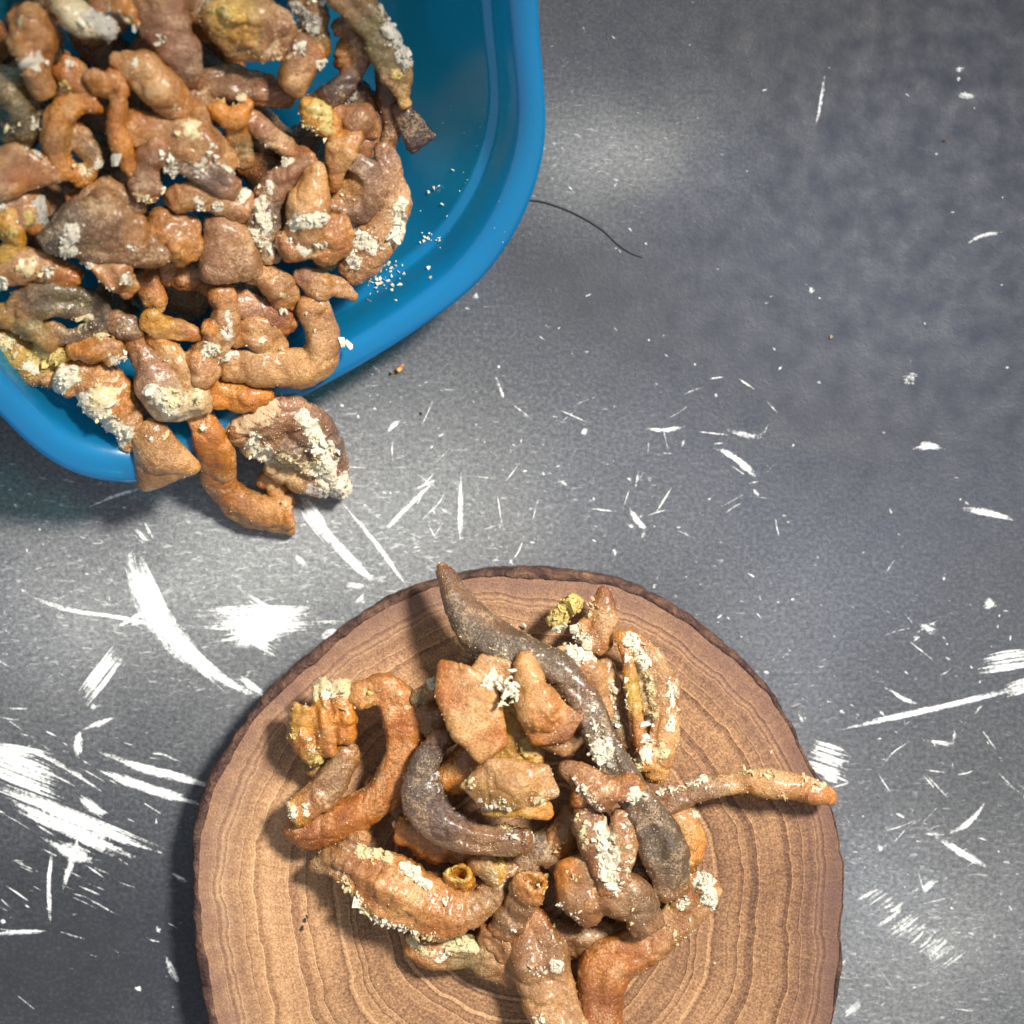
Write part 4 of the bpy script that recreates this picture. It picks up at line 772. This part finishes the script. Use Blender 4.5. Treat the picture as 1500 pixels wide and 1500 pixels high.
BP('glossy orange wedge with a yellow rim in the lower middle of the tub heap', [('H', 'atkc', [(216,470,13,2),(232,486,14,4),(262,478,15,2),(286,490,11)]), ('T', 'yay', [(212,480,9,6),(222,462,9,8),(238,470,8,8)])], 42, [(216,466,4,12,3,'y')])
BP('ribbed tan tube running down from the glossy orange wedge', [('T', 'aktk', [(228,492,17),(250,522,18,2),(270,552,20,2),(284,584,22,2)])], 36, [(243,528,2,6,4.5,'w')])
BP('pinkish pod ending in a floury cream mass, above the spilled triangular piece', [('T', 'uppww', [(200,506,15),(216,536,24,2),(232,568,30,4),(256,592,30,2),(290,584,24,2)])], 40, [(222,570,10,60,4.4,'w',250,600),(290,580,8,30,5,'c'),(250,585,12,40,3.6,'c')], grains=1.4)
BP('caramel tube with a pinched folded end near the tub rim', [('T', 'aaca', [(316,576,20),(348,580,21,2),(372,582,20,2)], 'e'), ('T', 'aa', [(374,590,12),(380,576,13,4),(392,582,10)])], 24, [(360,600,5,6,3,'t')], grains=.6)
BP('ribbed tan piece with a white dusted ridge at the lower left rim', [('T', 'tttttu', [(100,552,27,4),(130,556,32,4),(160,582,34,4),(186,612,30),(200,640,22,-8)]), ('T', 'kc', [(140,545,14,18),(176,585,15,16)])], 18,
   [(85,565,8,60,4.4,'w',105,545),(120,590,12,100,4.2,'w',185,640),(150,585,20,60,3.4,'c'),(105,600,12,40,4,'g',150,645)], lump=1.6, wrinkle=1.5, grains=2.5)
BP('pale tan triangular piece lying on the front rim of the tub', [('H', 'tkkt', [(224,632,20,8),(206,640,15,4),(283,684,13,0),(214,708,15,-18),(232,668,22,10)])], 26, [(240,640,6,14,3.5,'c'),(225,645,8,10,3.5,'w')], grains=.5, lump=.6)
piece('long orange S-shaped strand spilled from the tub over its front rim onto the tabletop',
   [('T', 'acacckck', [(290,604,20,150),(304,634,22,138),(318,668,25,98),(322,700,26,58),(346,733,27,30),(385,750,27,24),(426,752,27,22)], 'e')], 0, [(270,592,6,14,4,'w'),(300,628,3,14,4,'w'),(425,735,6,10,4.5,'c',440,745)], group='fried pieces spilled over the tub rim', vox=.0036, grains=.5)
piece('large crusty mauve chunk slumped over the front rim of the tub',
   [('T', 'uppmmp', [(352,632,20,122),(388,612,28,126),(428,606,32,116),(458,634,31,88),(482,672,25,58),(498,708,18,38)]), ('T', 'umm', [(392,640,24,104),(430,650,27,90),(462,678,22,60)]), ('T', 'ww', [(366,648,17,96),(388,660,16,84)]),
    ('T', 'wktg', [(404,676,22,62),(440,694,24,48),(478,706,23,40),(502,712,17,36)]), ('T', 'kk', [(398,700,18,34),(410,716,14,24)])], 0,
   [(370,650,9,70,4.6,'w',392,668),(445,610,9,130,4.6,'w',485,680),(400,668,8,60,4.4,'c',480,690),(355,620,12,60,3.6,'t',400,600),(470,690,12,110,4,'w',505,715),(420,620,22,60,3,'t'),(455,715,8,50,4,'g',500,722)], group='fried pieces spilled over the tub rim', lump=1.6, grains=3)
BP('amber-yellow lumpy strip hanging at the lower left rim of the tub', [('T', 'gyytt', [(-8,478,20),(10,498,22,2),(34,526,24,2),(62,548,22),(90,552,17,-4)]), ('T', 'yy', [(64,510,17,8),(92,518,18,6)])], 14,
   [(60,520,22,120,4.2,'y'),(10,500,10,40,4.4,'c'),(80,520,10,30,4,'y'),(45,535,10,30,3.4,'w')], lump=1.6, grains=2.5)
BP('olive-grey loop round a dark hole, above the yellow strip', [('T', 'ggogg', [(30,448,24),(64,436,26,2),(100,438,22,2),(136,450,20),(146,474,18),(122,490,14),(94,494,11),(74,480,11,-4)]), ('T', 'yoy', [(6,462,18,-4),(46,478,18),(74,500,16)])], 34, [(120,470,10,30,3.6,'c'),(130,462,8,18,3,'w')], grains=2)
BP('orange-yellow piece with rough ends beside the olive loop', [('T', 'aatk', [(112,510,18),(134,512,20,4),(160,504,22,4),(172,520,20,0)], 'e')], 34, [(148,492,8,24,3.6,'c'),(172,530,8,30,3.6,'w')], grains=1.5)
BP('small mauve-grey nub at the right of the olive loop', [('T', 'mmm', [(168,470,15),(186,482,18,2),(200,494,14)])], 36, [(180,478,10,16,2.6,'w')])
BP('tan upright stub in the dark gap at the lower middle of the tub', [('T', 'rck', [(212,406,17,-8),(222,428,17),(228,448,13)])], 14, [(226,440,7,10,3,'c')])
BP('pinkish crumb-covered cluster at the top centre of the tub heap', [('H', 'pppt', [(316,24,24,0),(372,20,28,8),(404,42,26,8),(420,66,20,2),(340,66,20,-8)]), ('T', 'yy', [(330,20,12,18),(350,30,11,20)])], 40,
   [(340,22,10,70,3.2,'t',420,50),(330,22,9,30,4,'y'),(400,80,14,30,4,'t'),(300,6,8,10,3.4,'w')], lump=1.9, grains=4)
BP('smooth caramel pod with a white crumb at its right shoulder, below the crumb-covered cluster', [('H', 'pckc', [(438,62,18,6),(462,78,18,2),(430,112,24,6),(436,130,16,0)]), ('T', 'uu', [(416,60,20,-6),(440,80,22,-4)])], 48, [(476,98,5,34,6,'w'),(440,70,6,16,5,'w'),(420,85,8,14,3.4,'t')], grains=.8)
BP('long brown piece lying across the shade behind the amber curl', [('T', 'uuuru', [(286,130,20),(322,122,22),(362,130,24),(400,134,24),(424,140,16)])], 10, [(360,124,10,16,3,'w')])
BP('amber curled hook topped by a big white crumb in the upper middle', [('T', 'aaa', [(318,158,12,2),(330,172,14,4),(352,168,16,6),(362,152,11,4)]), ('T', 'aoto', [(346,178,17,-6),(350,208,16,-14),(360,236,14,-18)])], 46, [(336,130,8,60,6,'c'),(330,118,4,12,5,'c'),(346,140,6,26,6,'c')])
BP('narrow pink rod slanting right of the amber hook', [('T', 'pptp', [(368,176,15),(388,194,16,2),(412,210,15,2),(430,222,10)])], 34, [(385,222,8,14,3.4,'w')], grains=.6)
BP('ragged amber scrap with a cream crumb cluster beneath, upper right of centre', [('T', 'yaaa', [(448,154,13),(466,170,19,2),(482,184,17,2),(490,198,11)])], 40, [(442,204,11,90,5.5,'c'),(455,212,5,24,5,'w'),(465,160,12,40,4,'y'),(480,180,10,20,3.8,'y')], lump=1.5)
BP('glossy brownish pink knob in the shade at the right of the amber scrap', [('T', 'ppt', [(498,170,20,-6),(524,176,26,2),(544,190,18,0)])], 30, [(518,172,4,6,3,'w')])
BP('brown loop standing in blue shade near the top right of the tub heap', [('T', 'dduud', [(494,42,12),(512,38,12,2),(526,64,15,2),(528,92,15),(514,116,16),(490,138,18),(468,152,16,-8)]), ('T', 'au', [(508,66,13,-8),(506,92,13,-8)])], 26)
BP('long tan strand, toned olive for light through the tub, with pale crusty right edge at the top right of the tub', [('T', 'oooouy', [(498,-14,22),(524,10,26,2),(552,44,26,4),(572,84,26,4),(586,118,20,2),(594,150,11,0)], 'f')], 50, [(560,10,6,60,5,'g',585,70),(575,50,7,80,5.4,'g',596,90),(582,110,5,20,4,'y')], grains=1.2)  # green cast of light through the blue tub is put into the olive
BP('thin dark strand dangling beside the olive-toned strand', [('T', 'uddu', [(556,70,13),(566,110,15,-2),(568,150,16,-4),(574,186,14,-6),(562,230,12,-10)])], 22)
BP('dark brown fan-shaped piece, farthest right in the tub, against the blue wall', [('H', 'dddd', [(584,160,13,4),(602,172,14,2),(634,198,7,0),(604,218,8,0)])], 30, grains=.2, lump=.6)
BP('tan scrap with pale greenish crust at the very top centre of the tub heap', [('T', 'otoo', [(440,-6,18),(462,20,20),(456,50,20,-4),(470,72,16,-6)])], 20, [(440,14,10,70,4.4,'g',460,40),(468,2,5,10,4,'w')], grains=1.5)
BP('brown shaded piece behind the caramel pod near the top', [('T', 'odu', [(500,130,18),(524,140,20),(544,150,16)])], 0, [(506,136,16,50,4.5,'g')])
BP('orange strand half buried left of the pink triangular wedge', [('T', 'ccu', [(246,396,20,-6),(280,404,20),(310,416,18,-6)])], 6)
BP('pinkish strand half buried below the curled pieces at the upper left', [('T', 'urup', [(104,286,18),(132,280,18),(170,270,18),(200,262,16)])], 14)
BP('tan band crossing below the mauve-pink pod', [('T', 'tut', [(272,128,16),(300,150,17,4),(322,170,16)])], 22, [(300,176,6,8,3,'w')])
# buried layer: pieces seen only as dark bits through the gaps
for i in range(74):
    x = rng.uniform(-90, 580); y = rng.uniform(-110, 600)
    if -((x-450)*NX + (y-565)*NY) < 55 or x > 535 or y > 500 or (y > 400 and x < 60) or (x > 455 and y < 190) or (x > 480 and y > 380): continue
    a = rng.uniform(0, math.pi); l = rng.uniform(28, 58); r = rng.uniform(24, 34); b = rng.uniform(-.6, .6)
    pts = [(x - l*math.cos(a), y - l*math.sin(a), r*.8, -6), (x, y, r, 4), (x + l*math.cos(a+b), y + l*math.sin(a+b), r*.75, -6)]
    piece('brown fried piece buried under the top layer of the tub heap, seen only through gaps', [('T', ''.join('ucrdpg'[rng.integers(6)] for _ in range(3)), pts)], None, (), group='buried fried pieces in the tub', dz=-34 - 40*(i % 3), vox=0.0050, grains=0.25)
finish_pieces()

# ------------------------------------------------------------------ loose crumbs
def loose(label, cat, spots, name='loose_crumb', kind=None, group=None):
    pos = []; size = []; col = []
    for x, y, z, r, c in spots:
        p = W(x, y, z + r*0.6); pos.append(np.array(p)); size.append(r*S); col.append(np.array(c if isinstance(c, tuple) else CC[c]))
    b = np.array(pos).mean(0); b[2] = np.array(pos)[:, 2].min()
    o = link(name, lumps_mesh(name, np.array(pos) - b, size, col), CRUMB); o.location = b; tag(o, label, cat, group, kind)
loose('small orange-brown crumb on the tabletop just outside the tub rim', 'crumb', [(575,546,0,6,lin((190,128,60))),(584,541,0,7,lin((205,140,62))),(588,536,0,4,lin((180,120,60)))])
loose('big creamy white flake cluster perched between the two caramel pods', 'crumb', [(742+rng.normal()*8, 1012+rng.normal()*10, 248+rng.normal()*4, rng.uniform(3,6.5), 'w') for _ in range(46)])
loose('small cream flake on the wood right of the horn-shaped tip', 'crumb', [(757,921,86,7,'t'),(766,917,86,7,'w'),(748,926,86,5,'t')])
loose('bright white crumb on the wood between the cap piece and the bent orange piece', 'crumb', [(893,1378,88,9,'w'),(902,1384,88,8,'w'),(898,1372,92,6,'w')])
loose('two tiny black specks on the pale wood left of the heap', 'speck', [(447,1347,85.5,3.6,lin((50,38,36))),(443,1359,85.5,4,lin((44,34,34))),(450,1342,85.5,2.4,lin((50,40,40)))], name='dark_speck')
loose('white crumb stuck inside the tub rim near the hook-shaped strand', 'crumb', [(502,502,165,9,'w'),(510,504,165,8,'w'),(496,500,165,6,'w')])
loose('tiny dark green speck on the grey tabletop', 'speck', [(616,606,0,3.5,lin((30,60,58)))], name='dark_speck')
loose('tiny orange crumb on the dark upper right of the tabletop', 'crumb', [(1383,207,0,3.2,lin((140,95,60)))])
loose('tiny amber crumb in the middle of the dark right side of the tabletop', 'crumb', [(1217,494,0,3,lin((150,120,70)))])
loose('small white crumb on the wood just above the straight stick', 'crumb', [(1130,1102,86,2.8,'w')])
dust = []
for _ in range(70):
    a = rng.uniform(0, 6.28); q = rng.uniform(.9, 1.35); x = 740 + 290*q*math.cos(a); y = 1190 + 270*q*math.sin(a)
    if (x-790)**2 + (y-1300)**2 < 400**2: dust.append((x, y, 85.3, rng.uniform(.7, 1.9), 'cwt'[rng.integers(3)]))
loose('fine pale dust and crumbs scattered on the wood around the heap', 'crumbs', dust, name='fine_crumbs', kind='stuff')
# scattered fine crumbs sitting in the tub (they follow its tilted wall)
def tub_hit(px, py):
    bpy.context.view_layer.update(); mw = tub.matrix_world; o = Vector((0,0,HC)); d = (W(px, py, 0) - o).normalized()
    ok, loc, n, i = tub.ray_cast(mw.inverted() @ o, d); return (mw @ loc, n) if ok else (None, None)
pos = []; size = []; col = []
spots = [(636,278,5.5),(642,274,5),(628,282,3.5),(648,300,3.5),(655,316,2.5)] + [(632+rng.normal()*9, 348+rng.normal()*5, rng.uniform(1.5,3)) for _ in range(12)] + \
        [(560+rng.normal()*14, 405+rng.normal()*11, rng.uniform(1.5,3.6)) for _ in range(46)] + [(575,417,3),(541,440,3),(628,392,3.4),(631,406,3.2),(580,440,2.5),(664,250,2.5)] + \
        [(rng.uniform(520,740), rng.uniform(150,460), rng.uniform(.8,1.6)) for _ in range(30)]
for x, y, r in spots:
    h, n = tub_hit(x, y)
    if h is None: continue
    pos.append(np.array(h) + np.array([0,0,r*S*0.5])); size.append(r*S); col.append(np.array(CC['w']))
if pos:
    b = np.array(pos).mean(0); o = link('fine_crumbs', lumps_mesh('fine_crumbs', np.array(pos) - b, size, col), CRUMB); o.location = b
    tag(o, 'fine pale crumbs scattered over the blue inner wall of the tub', 'crumbs', None, 'stuff')

# ------------------------------------------------------------------ dark hair on the tabletop
def build_hair():
    m, nt = new_mat('dark_fibre'); p = N(nt, 'ShaderNodeBsdfPrincipled', inp={'Base Color': (0.02, 0.02, 0.026, 1), 'Roughness': 0.5}); out = N(nt, 'ShaderNodeOutputMaterial'); nt.links.new(p.outputs[0], out.inputs[0])
    P = catmull([(775,293,1.4,1.3),(800,297,1.4,1.3),(840,312,1.4,1.3),(880,335,1.4,1.2),(905,358,1.4,1.1),(925,371,1.4,.9),(941,377,1.4,.6)], 5)
    V = []; F = []; K = 6
    for i, (x, y, z, r) in enumerate(P):
        c = W(x, y, z); t = P[min(i+1, len(P)-1), :2] - P[max(i-1, 0), :2]; t /= np.linalg.norm(t); nx, ny = t[1], t[0]
        for k in range(K):
            a = 2*math.pi*k/K; V.append((c.x + nx*math.cos(a)*r*S, c.y + ny*math.cos(a)*r*S, c.z + math.sin(a)*r*S))
    for i in range(len(P)-1):
        for k in range(K): F.append((i*K+k, i*K+(k+1) % K, (i+1)*K+(k+1) % K, (i+1)*K+k))
    tag(link('hair', mesh_from('hair', V, F), m), 'thin dark curved hair on the tabletop touching the right side of the tub', 'hair')
build_hair()
